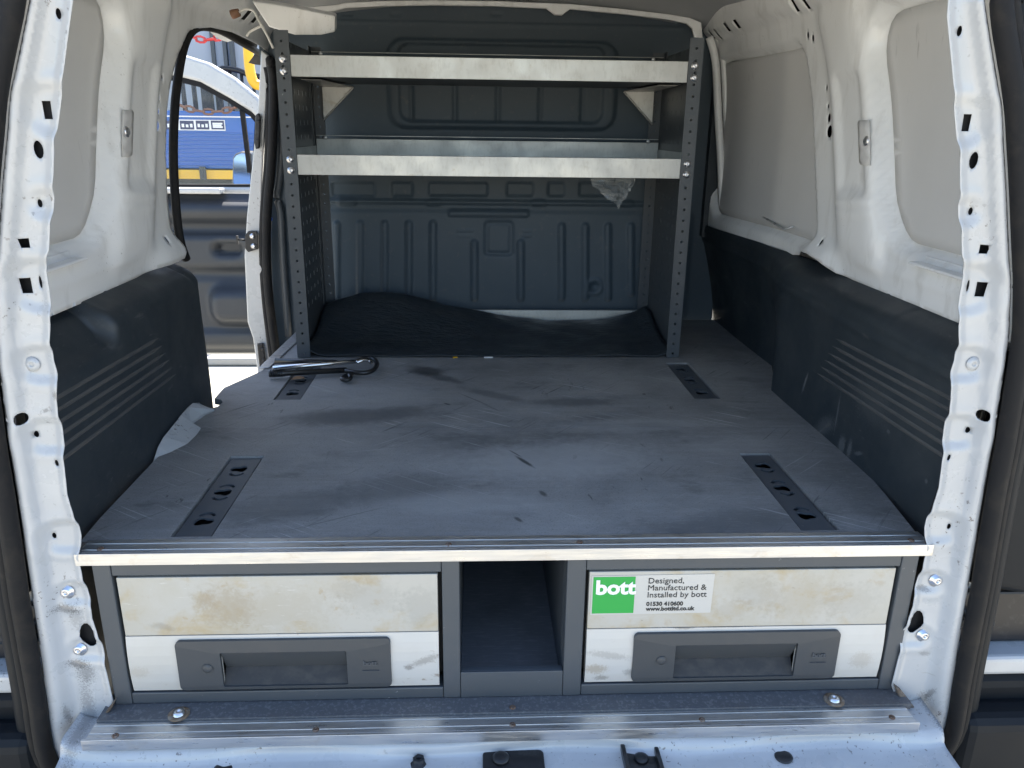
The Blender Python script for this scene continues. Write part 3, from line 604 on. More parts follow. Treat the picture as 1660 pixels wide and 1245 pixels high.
trR = gridsheet('side_trim', .022, 1.37, -.27, .305, .005, trim_map(1), M['trim'], van, solid=-.003, flip=True)
_unused = lambda u, v: not (v < .035 and .31 < u < .56)
trL = gridsheet('side_trim', .022, .70, -.27, .305, .005, trim_map(-1), M['trim'], van, solid=-.003, flip=False)
for s, tr_ in ((1, trR), (-1, trL)):
    f_ = trim_map(s)
    for i in range(6):
        v = .196-i*.0163; u1 = .428+i*.0115; uu = np.linspace(.024, u1, 24); vv = v-.010*uu/.43
        X, Y, Z = f_(uu, vv); mb = MB(); mb.tube(list(zip((X-s*.0002).tolist(), Y.tolist(), Z.tolist())), [.0042]*21+[.0036, .003, .001], 8, sq=(1, 1.0)); mb.build('rib', M['rib'], tr_)
# clip studs in the ribs
q = P(126, 702, x=-.612); mb = MB(); mb.lathe([(.006, 0), (.005, .003), (.002, .004)], q, (1, 0, 0), 10); mb.build('clip_stud', M['rust_ring'], trL)
# white pressed wheel arch corner showing through
WS = [((248, 749), (250, 751), .0), ((256, 724), (273, 747), .004), ((265, 708), (294, 733), .011), ((287, 681), (315, 706), .009), ((293, 673), (321, 699), .000), ((305, 660), (334, 683), .003), ((313, 653), (342, 674), .008), ((323, 652), (348, 665), -.004)]
mb = MB(); vs = []
for l_, r_, dx in WS:
    a = P(*l_, x=-.6005); b = P(*r_, x=-.588)
    vs += [a, a.lerp(b, .5)+Vector((dx*2.8+.002, 0, 0)), b+Vector((dx*1.6, 0, -.004))]
nS = len(WS); mb.add(vs, [[3*i+j, 3*i+j+1, 3*i+j+4, 3*i+j+3] for i in range(nS-1) for j in (0, 1)], False)
mb.build('wheel_arch', M['white'], van, bevel=.0025, solid=.003)

# ---- side door opening: seal, pillar, front door
sp_path = [(302, 420), (291, 385), (284, 320), (281, 250), (283, 180), (288, 130), (296, 85), (306, 58), (318, 46), (335, 44), (362, 52), (400, 74), (430, 92)]
frm = [P(a, b, x=-.645) for a, b in sp_path]
dn = [(439, 105), (443, 130), (443, 180), (440, 260), (434, 330), (432, 380), (433, 440), (438, 500), (446, 560), (452, 600)]
mb = MB(); mb.tube(smooth_path(frm+[P(438, 98, y=1.31)]+[P(a, b, y=1.31) for a, b in dn], 4), [.0085]*(4*len(frm))+[.0125]*(4*len(dn)+1), 10, ref=(1, 0, 0)); mb.build('side_door_seal', M['rubber'], van)
mb = MB(); mb.tube(smooth_path([P(a-7, b+4, y=1.32) for a, b in dn], 4), .0085, 10); mb.build('side_door_seal', M['rubber'], van)
mb = MB(); mb.prism([P(a, b, y=1.335) for a, b in [(423, 80), (418, 169), (410, 253), (400, 350), (396, 414), (401, 522), (410, 549), (418, 610), (440, 610), (432, 549), (424, 420), (424, 304), (428, 216), (436, 91)]], (0, .05, 0))
bpil = mb.build('door_pillar', M['white'], van, bevel=.004, seg=3)
mb = MB(); mb.prism([P(a, b, y=1.33) for a, b in [(399, 380), (404, 374), (417, 374), (420, 380), (420, 403), (404, 408), (399, 402)]], (0, -.012, 0)); hg = mb.build('door_check', M['black_metal'], bpil, bevel=.002)
p = P(398, 389, y=1.325); mb = MB(); mb.tube([p, p+Vector((-.022, 0, .001))], .003, 6); mb.box(p.x-.025, p.x-.02, p.y-.004, p.y+.004, p.z-.012, p.z+.012); mb.build('check_arm', M['black_metal'], bpil)
BM2 = bolt_mesh('check_bolt', .0055, M['bolt'])
for a, b in ((409, 383), (411, 399)): link('check_bolt', BM2, M['bolt'], bpil, P(a, b, y=1.318))
for l, nm in (([(416, 186), (421, 183), (424, 190), (422, 240), (416, 242), (414, 232)], 'upper_catch'), ([(418, 556), (428, 555), (433, 590), (431, 596), (422, 594)], 'lower_catch')):
    mb = MB(); mb.prism([P(a, b, y=1.332) for a, b in l], (0, -.012, 0)); mb.build(nm, M['black_metal'], bpil, bevel=.003)
for a, b in ((419, 197), (418, 228), (426, 566), (428, 584)):
    mb = MB(); mb.lathe([(.005, 0), (.005, .003), (.002, .003)], P(a, b, y=1.319), (0, -1, 0), 10); mb.build('catch_screw', M['black_metal'], bpil)
# dark inner post with a rounded fold between seal and shelving
mb = MB(); mb.prism([P(a, b, y=1.345) for a, b in [(442, 80), (480, 80), (500, 600), (450, 600), (440, 420), (441, 300), (447, 150)]], (0, .02, 0)); ip = mb.build('inner_post', M['bulk'], van)
mb = MB(); mb.tube(smooth_path([P(a, b, y=1.335) for a, b in [(462, 100), (458, 200), (454, 280), (449, 320), (455, 345), (459, 420), (468, 545)]], 4), .010, 10); mb.build('post_fold', M['steel'], ip)
q = P(438, 355, y=1.325); mb = MB(); mb.lathe([(.007, 0), (.007, .004), (.003, .006)], q, (0, -1, 0), 12); mb.build('blue_stud', mat('blue_plastic', (.10, .22, .75), .35), ip)
# door sill of the side opening
mb = MB(); mb.box(-.72, -.56, .72, 1.34, -.20, -.165); mb.build('side_sill', M['white'], van, bevel=.01)

DY = 2.1
def dp(px, py, dy=0): return P(px, py, y=DY-dy)
def d2(l): return [(dp(a, b).x, dp(a, b).z) for a, b in l]
dout = [(180, 72), (250, 78), (299, 89), (337, 101), (378, 125), (415, 155), (440, 185), (440, 315), (180, 312)]
dwin = [(190, 112), (250, 116), (293, 125), (324, 133), (371, 159), (406, 181), (417, 192), (412, 303), (190, 303)]
mb = MB(); mb.plate(d2(dout), [d2(dwin)], lambda u, v, w_: (u, DY+w_, v), .05)
fd = mb.build('front_door', M['white'], van, bevel=.012, seg=3)
wi = [(200, 122), (250, 125), (293, 134), (322, 141), (369, 166), (404, 188), (412, 198), (407, 299), (200, 299)]
mb = MB(); mb.plate(d2(dwin), [d2(wi)], lambda u, v, w_: (u, DY+.008+w_, v), .02); mb.build('window_seal', M['rubber'], fd)
mb = MB(); mb.plate(d2(wi), [], lambda u, v, w_: (u, DY+.016+w_, v), .004); mb.build('window_glass', M['glass'], fd)
mb = MB(); mb.prism([dp(a, b, .002) for a, b in [(388, 178), (396, 182), (408, 280), (401, 280)]], (0, .012, 0)); mb.build('window_divider', M['rubber'], fd)
def dtrim(U, V):
    h = np.zeros_like(U)
    def rb(x0, y0, x1, y1, r, hh, wd):
        a = dp(x0, y0); b = dp(x1, y1); return up(rbox(U, V, (a.x+b.x)/2, (a.z+b.z)/2, abs(b.x-a.x)/2, abs(b.z-a.z)/2, r), hh, wd)
    h += rb(150, 316, 470, 364, .03, .05, .04); h += rb(150, 372, 470, 440, .04, .03, .03)
    h -= rb(345, 388, 402, 416, .03, .045, .025); h += rb(356, 394, 396, 406, .012, .03, .012)
    h += rb(150, 446, 470, 560, .03, .012, .02); h += rb(335, 455, 440, 528, .07, .06, .05); h += rb(150, 530, 470, 566, .02, .02, .02)
    return U+0*V, DY-.005-h, V
a, b = dp(150, 312), dp(440, 571)
gridsheet('door_trim', a.x, b.x+.05, b.z, a.z, .012, dtrim, M['door_trim'], fd, solid=-.003)
mb = MB(); mb.box(a.x, b.x+.05, DY, DY+.06, b.z-.012, b.z+.4); mb.build('door_skin', M['white'], fd, bevel=.01)
p, q = dp(282, 303), dp(366, 313); mb = MB(); mb.box(p.x-.4, q.x, DY-.055, DY-.002, q.z, p.z); mb.build('waist_rail', M['white'], fd, bevel=.006)
# mirror outside the glass
mo = [(376, 255), (380, 249), (390, 245), (406, 246), (409, 308), (392, 309), (380, 306), (375, 298)]
mb = MB(); mb.prism([P(a, b, y=DY+.25+(309-b)*.0012) for a, b in mo], (.02, .10, 0)); mr = mb.build('wing_mirror', M['gloss_black'], fd, bevel=.012, seg=3)
mi = [(379, 257), (383, 252), (391, 248.5), (405, 249), (406, 305), (392, 306), (383, 303), (378.5, 296)]
mb = MB(); mb.prism([P(a, b, y=DY+.247) for a, b in mi], (0, .002, 0)) if False else mb.prism([P(a, b, y=DY+.245+(309-b)*.0012) for a, b in mi], (0, .002, 0)); mb.build('mirror_glass', M['mirror'], mr)

# ---- open rear doors, seen as dark slivers at both sides
for s in (-1, 1):
    x0, x1 = X0+s*.655, X0+s*1.25
    mb = MB(); mb.box(x0+s*.02, x1, .065, .10, -.62, .95); rd = mb.build('rear_door', M['white'], van, bevel=.01, seg=3)
    mb = MB()
    zz = -.075; prof = [(x0-s*.0, .95), (x1, .95), (x1, zz-.03), (x0+s*.10, zz-.03), (x0+s*.02, zz-.015), (x0-s*.005, zz+.03)]
    mb.prism([(a, .062, b) for a, b in prof], (0, -.030, 0)); mb.build('door_lining', M['lining'], rd, bevel=.015, seg=4)
    mb = MB(); mb.box(x0-s*.012, x1, .064, .050, zz-.122, zz-.034); mb.build('door_ledge', M['black_metal'], rd, bevel=.004)
    mb = MB(); mb.tube([(x0-s*.01, .045, zz-.05), (x0+s*.07, .045, zz-.085)], .008, 8); mb.build('check_strap', M['gloss_black'], rd)
    mb = MB(); mb.lathe([(.008, 0), (.008, .004), (.003, .006)], (x0+s*.025, .050, zz-.085), (0, -1, 0), 12); mb.build('door_bolt', M['black_metal'], rd)
    mb = MB(); mb.box(x0-s*.012, x1, .063, .015, zz-.157, zz-.124); mb.build('lower_rail', M['white'], rd, bevel=.008, seg=3)
    mb = MB(); mb.box(x0-s*.03, x1, .02, .20, -.60, zz-.162); mb.box(x0+s*.01, x1, -.03, .03, -.60, zz-.20); mb.build('bumper_corner', M['lining'], van, bevel=.02, seg=3)

# ---- wiring hanging from the roof rail
cb = empty('loose_cable', P(400, 40, y=.95), 'white loose cable with a brown plug hanging beside the left shelf upright', 'cable')
mb = MB(); mb.tube(smooth_path([P(388, 20, y=.93), P(398, 15, y=.93), P(410, 17, y=.93), P(416, 26, y=.93), P(420, 34, y=.93), P(432, 55, y=.93), P(443, 78, y=.93)], 5), .0032, 8, sq=(1.5, .8)); mb.build('wire', M['cable'], cb)
mb = MB(); mb.tube(smooth_path([P(425, 42, y=.935), P(415, 46, y=.935), P(405, 52, y=.935), P(400, 59, y=.935)], 4), .0028, 8); mb.build('wire', M['cable'], cb)
mb = MB(); a, b = P(375, 24, y=.93), P(388, 20, y=.93); mb.tube([a, a*.75+b*.25, b], [.009, .0095, .008], 10); mb.build('plug', M['plug'], cb)

# ================================================================== DRAWER UNIT
du = empty('drawer_unit', (0, .3, -.24), 'anthracite steel drawer unit with two cream drawers under a worn grey deck', 'drawer unit')
FZ0, FZ1 = -.0145, -.239
for x0, x1 in ((-.562, -.5385), (-.1005, -.0765), (.0705, .0965), (.5375, .561)):
    mb = MB(); mb.box(x0, x1, 0, .03, FZ1, FZ0); mb.build('post', M['steel'], du, bevel=.0015)
for x0, x1 in ((-.538, -.101), (.097, .537)):
    mb = MB(); mb.box(x0, x1, .001, .03, FZ0-.019, FZ0); mb.build('top_rail', M['steel'], du, bevel=.0015)
    mb = MB(); mb.box(x0, x1, .001, .03, FZ1, FZ1+.0175); mb.build('bottom_rail', M['steel'], du, bevel=.0015)
mb = MB(); mb.box(-.0760, .0700, .0005, .004, FZ1, -.1965); mb.box(-.0760, .0700, .004, .014, -.1985, -.1965); mb.build('tray_lip', M['steel'], du, bevel=.001)
mb = MB(); mb.box(-.0800, -.0765, .031, 1.1, FZ1, -.0145); mb.box(.0705, .0740, .031, 1.1, FZ1, -.0145); mb.build('tray_wall', M['steel'], du)
mb = MB(); mb.box(-.0764, .0704, .015, 1.1, FZ1+.001, FZ1+.006); mb.build('tray_floor', M['carpet'], du)
mb = MB(); mb.box(-.56, .56, 1.1, 1.12, FZ1, -.0145); mb.build('back_panel', M['steel'], du)
for x0, x1 in ((-.562, -.558), (.557, .561)):
    mb = MB(); mb.box(x0, x1, .031, 1.1, FZ1, -.0145); mb.build('side_panel', M['steel'], du)
def drawer(x0, x1, first):
    dr_y = .003
    mb = MB(); mb.box(x0, x1, .03, .60, FZ1+.022, -.045); 
    d = mb.build('drawer', M['recess'], du)
    mb = MB(); mb.box(x0+.0035, x1-.0035, dr_y, dr_y+.012, -.1285, -.0375); mb.build('upper_panel', M['cream'], d, bevel=.001)
    px0, px1 = (x0+.0705, x1-.0705) if True else 0
    hx0, hx1 = px0+.060, px1-.061
    def fr(u, v, w_):
        t = (v+.174)/.045; return (u, dr_y-.003+.006*t*t*.6+w_, v)
    # lower panel, bowed, with the recess cut out
    mb = MB(); n = 8; zs = [-.2185+i*(.0890/n) for i in range(n+1)]
    def bow(z): t = (z+.174)/.045; return dr_y-.0035+.0035*t*t
    def strip(xa, xb, za, zb):
        k = 6; zz = [za+(zb-za)*i/k for i in range(k+1)]
        v = [(x, bow(z), z) for z in zz for x in (xa, xb)]+[(x, .016, z) for z in zz for x in (xa, xb)]; N2 = 2*(k+1); fs = []
        for i in range(k): fs += [[2*i, 2*i+1, 2*i+3, 2*i+2], [N2+2*i, N2+2*i+2, N2+2*i+3, N2+2*i+1], [2*i, 2*i+2, N2+2*i+2, N2+2*i], [2*i+1, N2+2*i+1, N2+2*i+3, 2*i+3]]
        fs += [[0, N2, N2+1, 1], [2*k, 2*k+1, N2+2*k+1, N2+2*k]]; mb.add(v, fs, True)
    a, b = x0+.0035, x1-.0035; za, zb = -.2185, -.1295
    for q in ((a, hx0, za, zb), (hx1, b, za, zb), (hx0, hx1, za, -.2105), (hx0, hx1, -.1525, zb)): strip(*q)
    o = mb.build('lower_panel', M['cream_low'], d)
    o.data.polygons.foreach_set('use_smooth', [False]*len(o.data.polygons))
    # handle plate with window
    mb = MB(); mb.plate(rrect(px0, px1, -.2155, -.1350, .007, 6), [rrect(hx0, hx1, -.2100, -.1530, .002, 3)], lambda u, v, w_: (u, bow(v)-.005+w_, v), .0055)
    mb.build('handle_plate', M['handle'], d, bevel=.0008)
    mb = MB(); mb.prism([(hx0+.0008, bow(-.154)-.0042, -.1536), (hx0+.0008, dr_y+.0085, -.1875), (hx0+.0008, dr_y+.0115, -.1875), (hx0+.0008, dr_y+.0030, -.1536)], (hx1-hx0-.0016, 0, 0)); mb.build('handle_flap', M['handle'], d, bevel=.0006)
    mb = MB(); mb.prism([(hx0, dr_y+.0115, -.1880), (hx0, bow(-.21)-.0025, -.2098), (hx0, bow(-.21)-.0025, -.2125), (hx0, .0165, -.2125), (hx0, .0165, -.1880)], (hx1-hx0, 0, 0)); mb.build('handle_recess', M['recess'], d)
    for a, b in ((hx0-.002, hx0), (hx1, hx1+.002)):
        mb = MB(); mb.box(a, b, dr_y+.001, .016, -.2105, -.1525); mb.build('recess_side', M['handle'], d)
    bx = px0+.041; mb = MB(); mb.lathe([(.0076, -.003), (.0076, .0002), (.0072, .0003), (.0068, -.0006), (.0064, .0002), (.001, .0003)], (bx, bow(-.1785)-.0052, -.1785), (0, -1, 0), 24); mb.build('lock_button', M['handle'], d)
    text('embossed_mark', 'bott', .0105, (px1-.0385, bow(-.176)-.0052, -.1765), M['steel'], d, 1.1, .0002)
    mb = MB(); mb.box(px1-.040, px1-.0165, bow(-.186)-.0056, bow(-.186)-.0045, -.1863, -.1858); mb.build('embossed_line', M['steel'], d)
    return d
drawer(-.538, -.103, True); d2_ = drawer(.0985, .5365, False)
# sticker
stk = MB(); stk.prism([(.1055, .0027, -.1055), (.2755, .0027, -.1045), (.2765, .0027, -.0425), (.1055, .0027, -.0435)], (0, -.0005, 0)); stk = stk.build('sticker', M['sticker'], du)
mb = MB(); mb.box(.1075, .1660, .0018, .0021, -.1030, -.0450); mb.build('green_square', M['green'], stk)
text('logo_lettering', 'bott', .0305, (.1110, .0014, -.0715), M['white_ink'], stk, 1.06, .0011, .0002)
for s, z, sz in (('Designed,', -.0560, .0125), ('Manufactured &', -.0672, .0125), ('Installed by bott', -.0784, .0125)): text('lettering', s, sz, (.1835, .0018, z), M['ink'], stk, 1.03, 0, .0002)
for s, z in (('01530 410600', -.0918, ), ('www.bottltd.co.uk', -.0997)): text('lettering', s, .0088, (.1835, .0018, z), M['ink'], stk, 1.02, .0003, .0002)

# ---- deck boards
PL = [(s, a, b) for s in (-1, 1) for a, b in ((.0486, .3222), (.6235, .8865))]
def prect(s, a, b, g=0): x0, x1 = sorted((s*.4169, s*.4669)); return [(x0-g-.004, a-g), (x1+g-.004, a-g), (x1+g-.004, b+g), (x0-g-.004, b+g)]
SE = .457
b1 = [(-.590, .034), (.572, .034), (.590, .16), (.606, .30), (.606, SE-.0004), (-.594, SE-.0004), (-.596, .30), (-.594, .10)]
b2 = [(-.594, SE+.0004), (.606, SE+.0004), (.603, .687), (.625, .74), (.664, .86), (.669, .90), (.669, 1.345), (-.535, 1.345), (-.535, .99), (-.548, .90), (-.545, .835), (-.598, .70), (-.596, .628), (-.580, .622), (-.572, .605), (-.574, .580), (-.588, .566), (-.594, .55)]
for bb, rngs in ((b1, (0, 2)), (b2, (1, 3))):
    mb = MB(); mb.plate(bb, [prect(*PL[i], .0032) for i in rngs], lambda u, v, w_: (u, v, -w_), .0125); mb.build('deck_board', M['deck'], du)
def keyhole(cx, cy, f):
    L = []
    for i in range(20):
        t = i*2*math.pi/20; r = .0105*(1+.28*math.cos(2*t)+.16*math.cos(3*t)*f); L.append((cx+r*math.cos(t), cy+1.15*r*math.sin(t)*1.15))
    return L
def arc(cx, cy, f, r=.0150, wd=.0026):
    A = [R(d)*f for d in (35, 55, 75, 90, 105, 125, 145)]
    return [(cx+(r+wd)*math.cos(t)*.9, cy+(r+wd)*math.sin(t)*1.3) for t in A]+[(cx+(r-wd)*math.cos(t)*.9, cy+(r-wd)*math.sin(t)*1.3) for t in A[::-1]]
for s, a, b in PL:
    xc = s*.4419-.004; hs = []; L = b-a
    for k, f in enumerate((.17, .52, .84)):
        yc = a+L*f; hs.append(keyhole(xc, yc, 1 if k == 0 else -1))
        if k < 2: hs.append(arc(xc, yc+.006, 1))
        if k > 0: hs.append(arc(xc, yc-.006, -1))
    mb = MB(); mb.plate(prect(s, a, b), hs, lambda u, v, w_: (u, v, -.0030-w_), .003); mb.build('mounting_plate', M['steel'], du)
# aluminium nosing
mb = MB(); mb.box(-.580, .576, -.0045, -.0005, -.0142, .003); mb.box(-.577, .573, -.0005, .034, .0005, .003)
mb.box(-.577, .573, .006, .0075, .003, .0038); mb.box(-.577, .573, .022, .0235, .003, .0038)
mb.build('edge_strip', M['alu'], du, bevel=.0008)
SC = bolt_mesh('screw', .0042, M['rust_bolt'], (0, 0, 1), .35, 1.1)
for px, py in ((163, 890), (727, 883), (940, 879), (1477, 876)): q = P(px, py, z=.003); link('screw', SC, M['bolt'] if px > 1400 or px < 200 else M['rust_bolt'], du, q)
# bare metal strip along the side door edge
q = [(-.560, .84), (-.536, .845), (-.512, 1.25), (-.545, 1.25)]
mb = MB(); mb.prism([(a, b, .001) for a, b in q], (0, 0, .0025)); mb.build('side_strip', M['alu'], du, bevel=.0008)

# ---- floor board under the unit and its nosing
fb = empty('floor_board', (0, .3, -.25), 'speckled grey plywood floor board below the drawers with an aluminium nosing', 'floor board')
mb = MB(); mb.box(-.575, .572, -.030, 1.3, -.2495, -.2400); mb.build('board', M['board'], fb)
mb = MB(); mb.box(-.581, .5665, -.064, -.060, -.2600, -.2435); mb.box(-.576, .5625, -.060, -.0305, -.2460, -.2435); mb.box(-.576, .5625, -.052, -.0505, -.2435, -.2427); mb.box(-.576, .5625, -.0375, -.036, -.2435, -.2427)
mb.build('edge_strip', M['alu'], fb, bevel=.0008)
for px, py in ((187, 1193), (512, 1183), (831, 1175), (1138, 1167), (1446, 1163)): link('screw', SC, M['rust_bolt'], fb, P(px, py, z=-.2435))
WB = bolt_mesh('washer_bolt', .0075, M['bolt'], (0, 0, 1), .5, 1.1)
for px, py in ((290, 1158), (1352, 1135)):
    q = P(px, py, z=-.2395); mb = MB(); mb.lathe([(.0145, 0), (.0145, .0015), (.008, .0018), (.008, .001)], q-Vector((0, 0, .0004)), (0, 0, 1), 20); mb.build('washer', M['rust_ring'], fb)
    link('washer_bolt', WB, M['bolt'], fb, q+Vector((0, 0, .0008)))
link('screw', SC, M['bolt'], fb, P(831, 1147, z=-.2400))

# ================================================================== SHELVING
sh = empty('shelf_unit', (-.02, 1.1, 0), 'tall anthracite shelving rack with two galvanised trays at the back of the van', 'shelving')
SX0, SX1, SY0, SY1, ST = -.4898, .4526, .931, 1.30, .737
def upright(x0, x1, y, outer, back):
    xc = (x0+x1)/2; hs = [ell(xc, .012+.0251*i, .0029, .0029, 10) for i in range(29)]
    mb = MB(); mb.plate([(x0, .0015), (x1, .0015), (x1, ST), (x0, ST)], hs, lambda u, v, w_: (u, y+w_, v), .002)
    ox = x0 if outer < 0 else x1-.002
    ya, yb = (y+.002, y+.03) if not back else (y-.03, y)
    mb.box(ox, ox+.002, ya, yb, .0015, ST)
    mb.build('upright', M['steel'], sh)
for s, (a, b) in ((-1, (SX0, SX0+.0315)), (1, (SX1-.0315, SX1))):
    upright(a, b, SY0, s, False); upright(a+(.005 if s < 0 else -.003), b+(.002 if s < 0 else -.002), SY1, s, True)
    # perforated side panel
    hs = []
    for r_ in range(19):
        z = .10+r_*.0345
        if abs(z-.455) < .03 or abs(z-.665) < .03: continue
        for c_ in range(7):
            yy = SY0+.058+c_*.0445; k = .0055; hs.append([(yy-.0016, z-k), (yy+.0016, z-k), (yy+.0016, z+k), (yy-.0016, z+k)])
    xs = SX0+.0035 if s < 0 else SX1-.0050
    mb = MB(); mb.plate([(SY0+.004, .0015), (SY1-.002, .0015), (SY1-.002, ST-.012), (SY0+.004, ST-.012)], hs, lambda u, v, w_: (xs+w_, u, v), .0015); mb.build('side_panel', M['steel'], sh)
ix0, ix1 = SX0+.0320, SX1-.0320
def tray(z0, z1, zb):
    mb = MB(); mb.box(ix0, ix1, SY0+.001, SY0+.0025, z0, z1); mb.box(ix0, ix1, SY0+.0025, SY0+.013, z1-.0015, z1); mb.box(ix0, ix1, SY0+.0025, SY0+.010, z0, z0+.0015)
    t = mb.build('shelf_tray', M['galv'], sh, bevel=.0008)
    mb = MB(); mb.box(SX0+.012, SX1-.012, SY0+.014, SY1-.016, z0+.003, z0+.0045); mb.build('tray_floor', M['steel'], t)
    mb = MB(); mb.box(SX0+.010, SX1-.008, SY1-.0150, SY1-.0135, z0+.0046, zb-.009); mb.box(SX0+.010, SX1-.008, SY1-.0150, SY1-.004, zb-.0015, zb); mb.box(SX0+.010, SX1-.008, SY1-.0155, SY1-.0150, zb-.0125, zb-.010); mb.build('back_lip', M['galv'], t, bevel=.0006)
    for xx, sg in ((SX0+.008, 1), (SX1-.0085, -1)):
        mb = MB(); mb.box(xx, xx+sg*.0015, SY0+.015, SY1-.017, z0+.0046, z1+.012); mb.build('side_lip', M['steel'] if z0 > .6 else M['galv'], t)
    for xx in (SX0+.035, SX1-.037):
        mb = MB(); mb.lathe([(.005, 0), (.005, .003), (.002, .0035)], (xx, SY1-.0158, zb-.006), (0, -1, 0), 10); mb.build('tray_bolt', M['bolt'], t)
tray(.6435, .6879, .725); tray(.4345, .4789, .518)
SB = bolt_mesh('shelf_bolt', .0058, M['bolt'])
for s, xx in ((-1, SX0+.0165), (1, SX1-.0165)):
    for z in (.679, .654, .468, .444): link('shelf_bolt', SB, M['bolt'], sh, (xx, SY0-.0002, z))
# triangular gussets under the top tray
for s in (-1, 1):
    xo = SX0+.034 if s < 0 else SX1-.030; xi = xo-s*.082
    mb = MB(); mb.prism([(xo, SY1-.022, .639), (xi, SY1-.022, .639), (xo, SY1-.022, .556)], (0, .002, 0))
    mb.prism([(xo, SY1-.022, .639), (xi, SY1-.022, .639), (xi+s*.035, SY0+.09, .6415), (xo, SY0+.09, .6415)], (0, 0, .0015))
    mb.tube([(xi, SY1-.024, .638), (xo, SY1-.024, .556)], .0028, 6); mb.build('gusset', M['galv'], sh, bevel=.0006)
mb = MB(); mb.box(SX0+.010, SX1-.003, SY1-.016, SY1-.0145, .003, .042); mb.box(SX0+.010, SX1-.003, SY1-.0145, SY1-.004, .0405, .042); mb.build('bottom_rail', M['galv'], sh, bevel=.0008)

# ---- black sheet lying on the rack floor, curled at the back left
def mat_fm(U, V):
    x = SX0+.016+(SX1-SX0-.030)*U; y = SY0+.003+(SY1-SY0-.026)*V
    t = np.interp(U, [0, .10, .22, .40, .58, .72, .88, 1.0], [.064, .086, .086, .050, .014, .007, .014, .038])
    e = sstep(.30, 1.0, V)**1.25
    z = .0045+t*e + .010*np.exp(-((V-.02)/.05)**2)*0 + .0022*np.sin(U*15+V*5)*sstep(.05, .4, V) + .0035*np.abs(np.sin(U*9.5-V*4.2+.8))**.5*sstep(.1, .5, V) + .002*np.abs(np.sin(U*21+V*11))*sstep(.2, .6, V) + .003*sstep(.1, 0, V)*np.sin(U*13)**2
    y = y-.02*e*np.interp(U, [0, .3, 1], [1, .6, .2])
    z = z+.02*np.exp(-((U)/.03)**2)*(1-V)+.012*np.exp(-((1-U)/.03)**2)
    return x, y, z
o = gridsheet('black_sheet', 0, 1, 0, 1, .012, mat_fm, M['mat_sheet'], None, solid=.002)
props(o, 'black rubber sheet lying on the bottom of the rack and curled up at the back', 'sheet')
# ---- plastic bag hanging under the lower tray
q = [P(952, 291, y=.985), P(1032, 291, y=.985), P(1004, 338, y=.985)]
rn = np.random.RandomState(3); n = 11; vs = []; fs = []; idx = {}
for i in range(n+1):
    for j in range(n+1-i):
        a, b = i/n, j/n; p = q[0]*(1-a-b)+q[1]*a+q[2]*b; ed = min(1, 6*min(a, b, 1-a-b)+.25)
        h = (.012*math.sin(a*11+b*7+2*math.sin(b*9))+.010*rn.uniform(-1, 1))*ed
        idx[i, j] = len(vs); vs.append(p+Vector((.003*rn.uniform(-1, 1), h, .004*rn.uniform(-1, 1)+ (.02 if b == 0 else 0))))
for i in range(n):
    for j in range(n-i):
        fs.append([idx[i, j], idx[i+1, j], idx[i, j+1]])
        if j < n-i-1: fs.append([idx[i+1, j], idx[i+1, j+1], idx[i, j+1]])
mb = MB(); mb.add(vs, fs, False); o = mb.build('plastic_bag', M['plastic_bag'], recalc=False)
props(o, 'crumpled clear plastic bag hanging below the lower galvanised shelf', 'bag')
# ---- hand tool lying on the deck
ht = empty('hand_tool', P(520, 605, z=0), 'black and chrome hand tool with folded handles lying on the deck at left', 'tool')
def zp(px, py, z): return P(px, py, z=z)
A, B = zp(436, 606, .012), zp(562, 600, .012)
mb = MB(); mb.tube([A, A.lerp(B, .2), A.lerp(B, .21), B], [.0078, .0078, .0066, .0066], 12); mb.build('shaft', M['gloss_black'], ht)
for k in range(7):
    c = A.lerp(B, .02+.024*k); dd = (B-A).normalized(); mb = MB(); mb.tube([c-dd*.0012, c+dd*.0012], .0084, 12); mb.build('grip_ring', M['black_metal'], ht)
A2, B2 = zp(440, 600, .024)+Vector((0, .012, 0)), zp(578, 588, .024)+Vector((0, .012, 0))
mb = MB(); mb.tube([A2, A2.lerp(B2, .7), A2.lerp(B2, .71), B2], [.0058, .0058, .0048, .0048], 12); mb.build('chrome_bar', M['chrome'], ht)
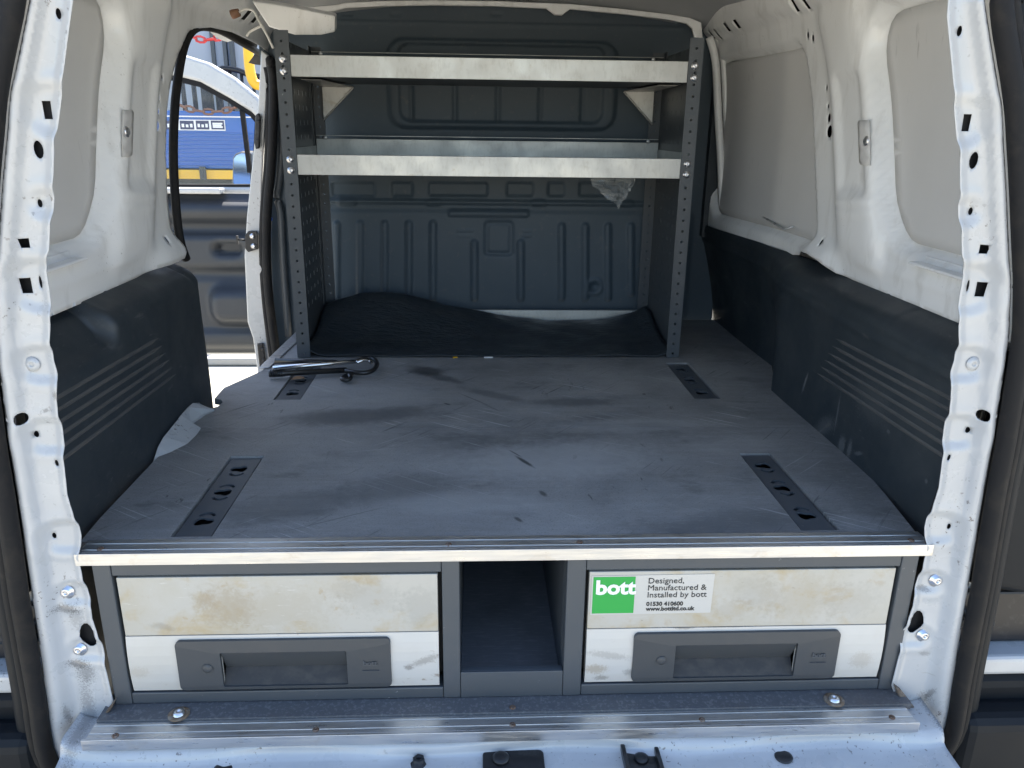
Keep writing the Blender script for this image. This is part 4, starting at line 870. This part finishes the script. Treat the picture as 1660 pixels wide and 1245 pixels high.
mb = MB(); mb.tube(smooth_path([B2, zp(588, 582, .024), zp(598, 580, .024), zp(607, 583, .022), zp(611, 590, .018), zp(606, 599, .014), zp(594, 604, .012), zp(578, 604, .012), zp(560, 601, .012)], 5), .0056, 10); mb.build('loop', M['gloss_black'], ht)
mb = MB(); mb.tube(smooth_path([zp(578, 588, .026), zp(588, 584, .030), zp(597, 583, .028), zp(601, 588, .024)], 4), .0046, 10); mb.build('clasp', M['chrome'], ht)
mb = MB(); mb.tube([zp(443, 589, .022)+Vector((0, .02, 0)), zp(545, 589, .022)+Vector((0, .012, 0))], [.007, .004], 10); mb.build('strap_end', M['gloss_black'], ht)
c = zp(560, 613, .008); mb = MB(); mb.tube(smooth_path([c+Vector((.012, .02, .004)), c+Vector((0, .004, .004)), c+Vector((-.006, -.008, .001)), c+Vector((.004, -.014, 0)), c+Vector((.012, -.006, .002)), c+Vector((.008, .006, .006))], 4), .0052, 8); mb.build('knob', M['gloss_black'], ht)
# ---- dry leaf scraps
def leaf(px, py, sz, label, z=.0015):
    c = P(px, py, z=z); n = 14; rn = random.Random(px); vs = [c+Vector((0, 0, .004))]
    for i in range(n):
        t = i*2*math.pi/n; r = sz*(.55+.6*rn.random()); vs.append(c+Vector((r*math.cos(t)*1.5, r*math.sin(t)*.9, .001+.006*rn.random())))
    mb = MB(); mb.add(vs, [[0, 1+i, 1+(i+1) % n] for i in range(n)]); o = mb.build('dry_leaf', M['leaf'], solid=.0006, recalc=False)
    props(o, label, 'leaf')
leaf(503, 573, .009, 'small brown dry leaf scrap at the foot of the left shelf upright')
leaf(482, 616, .013, 'brown dry leaf scrap on the mounting plate below the hand tool')
for px, py, wd, m, lb in ((738, 580, .006, 'yellow', 'tiny yellow scrap at the front edge of the black sheet'), (792, 580, .011, 'white_ink', 'thin white paper scrap at the front edge of the black sheet')):
    c = P(px, py, z=.001); mb = MB(); mb.prism([c+Vector((-wd, -.003, 0)), c+Vector((wd, -.002, 0)), c+Vector((wd*.9, .003, .001)), c+Vector((-wd, .003, .001))], (0, 0, .001)); props(mb.build('paper_scrap', M[m]), lb, 'scrap')
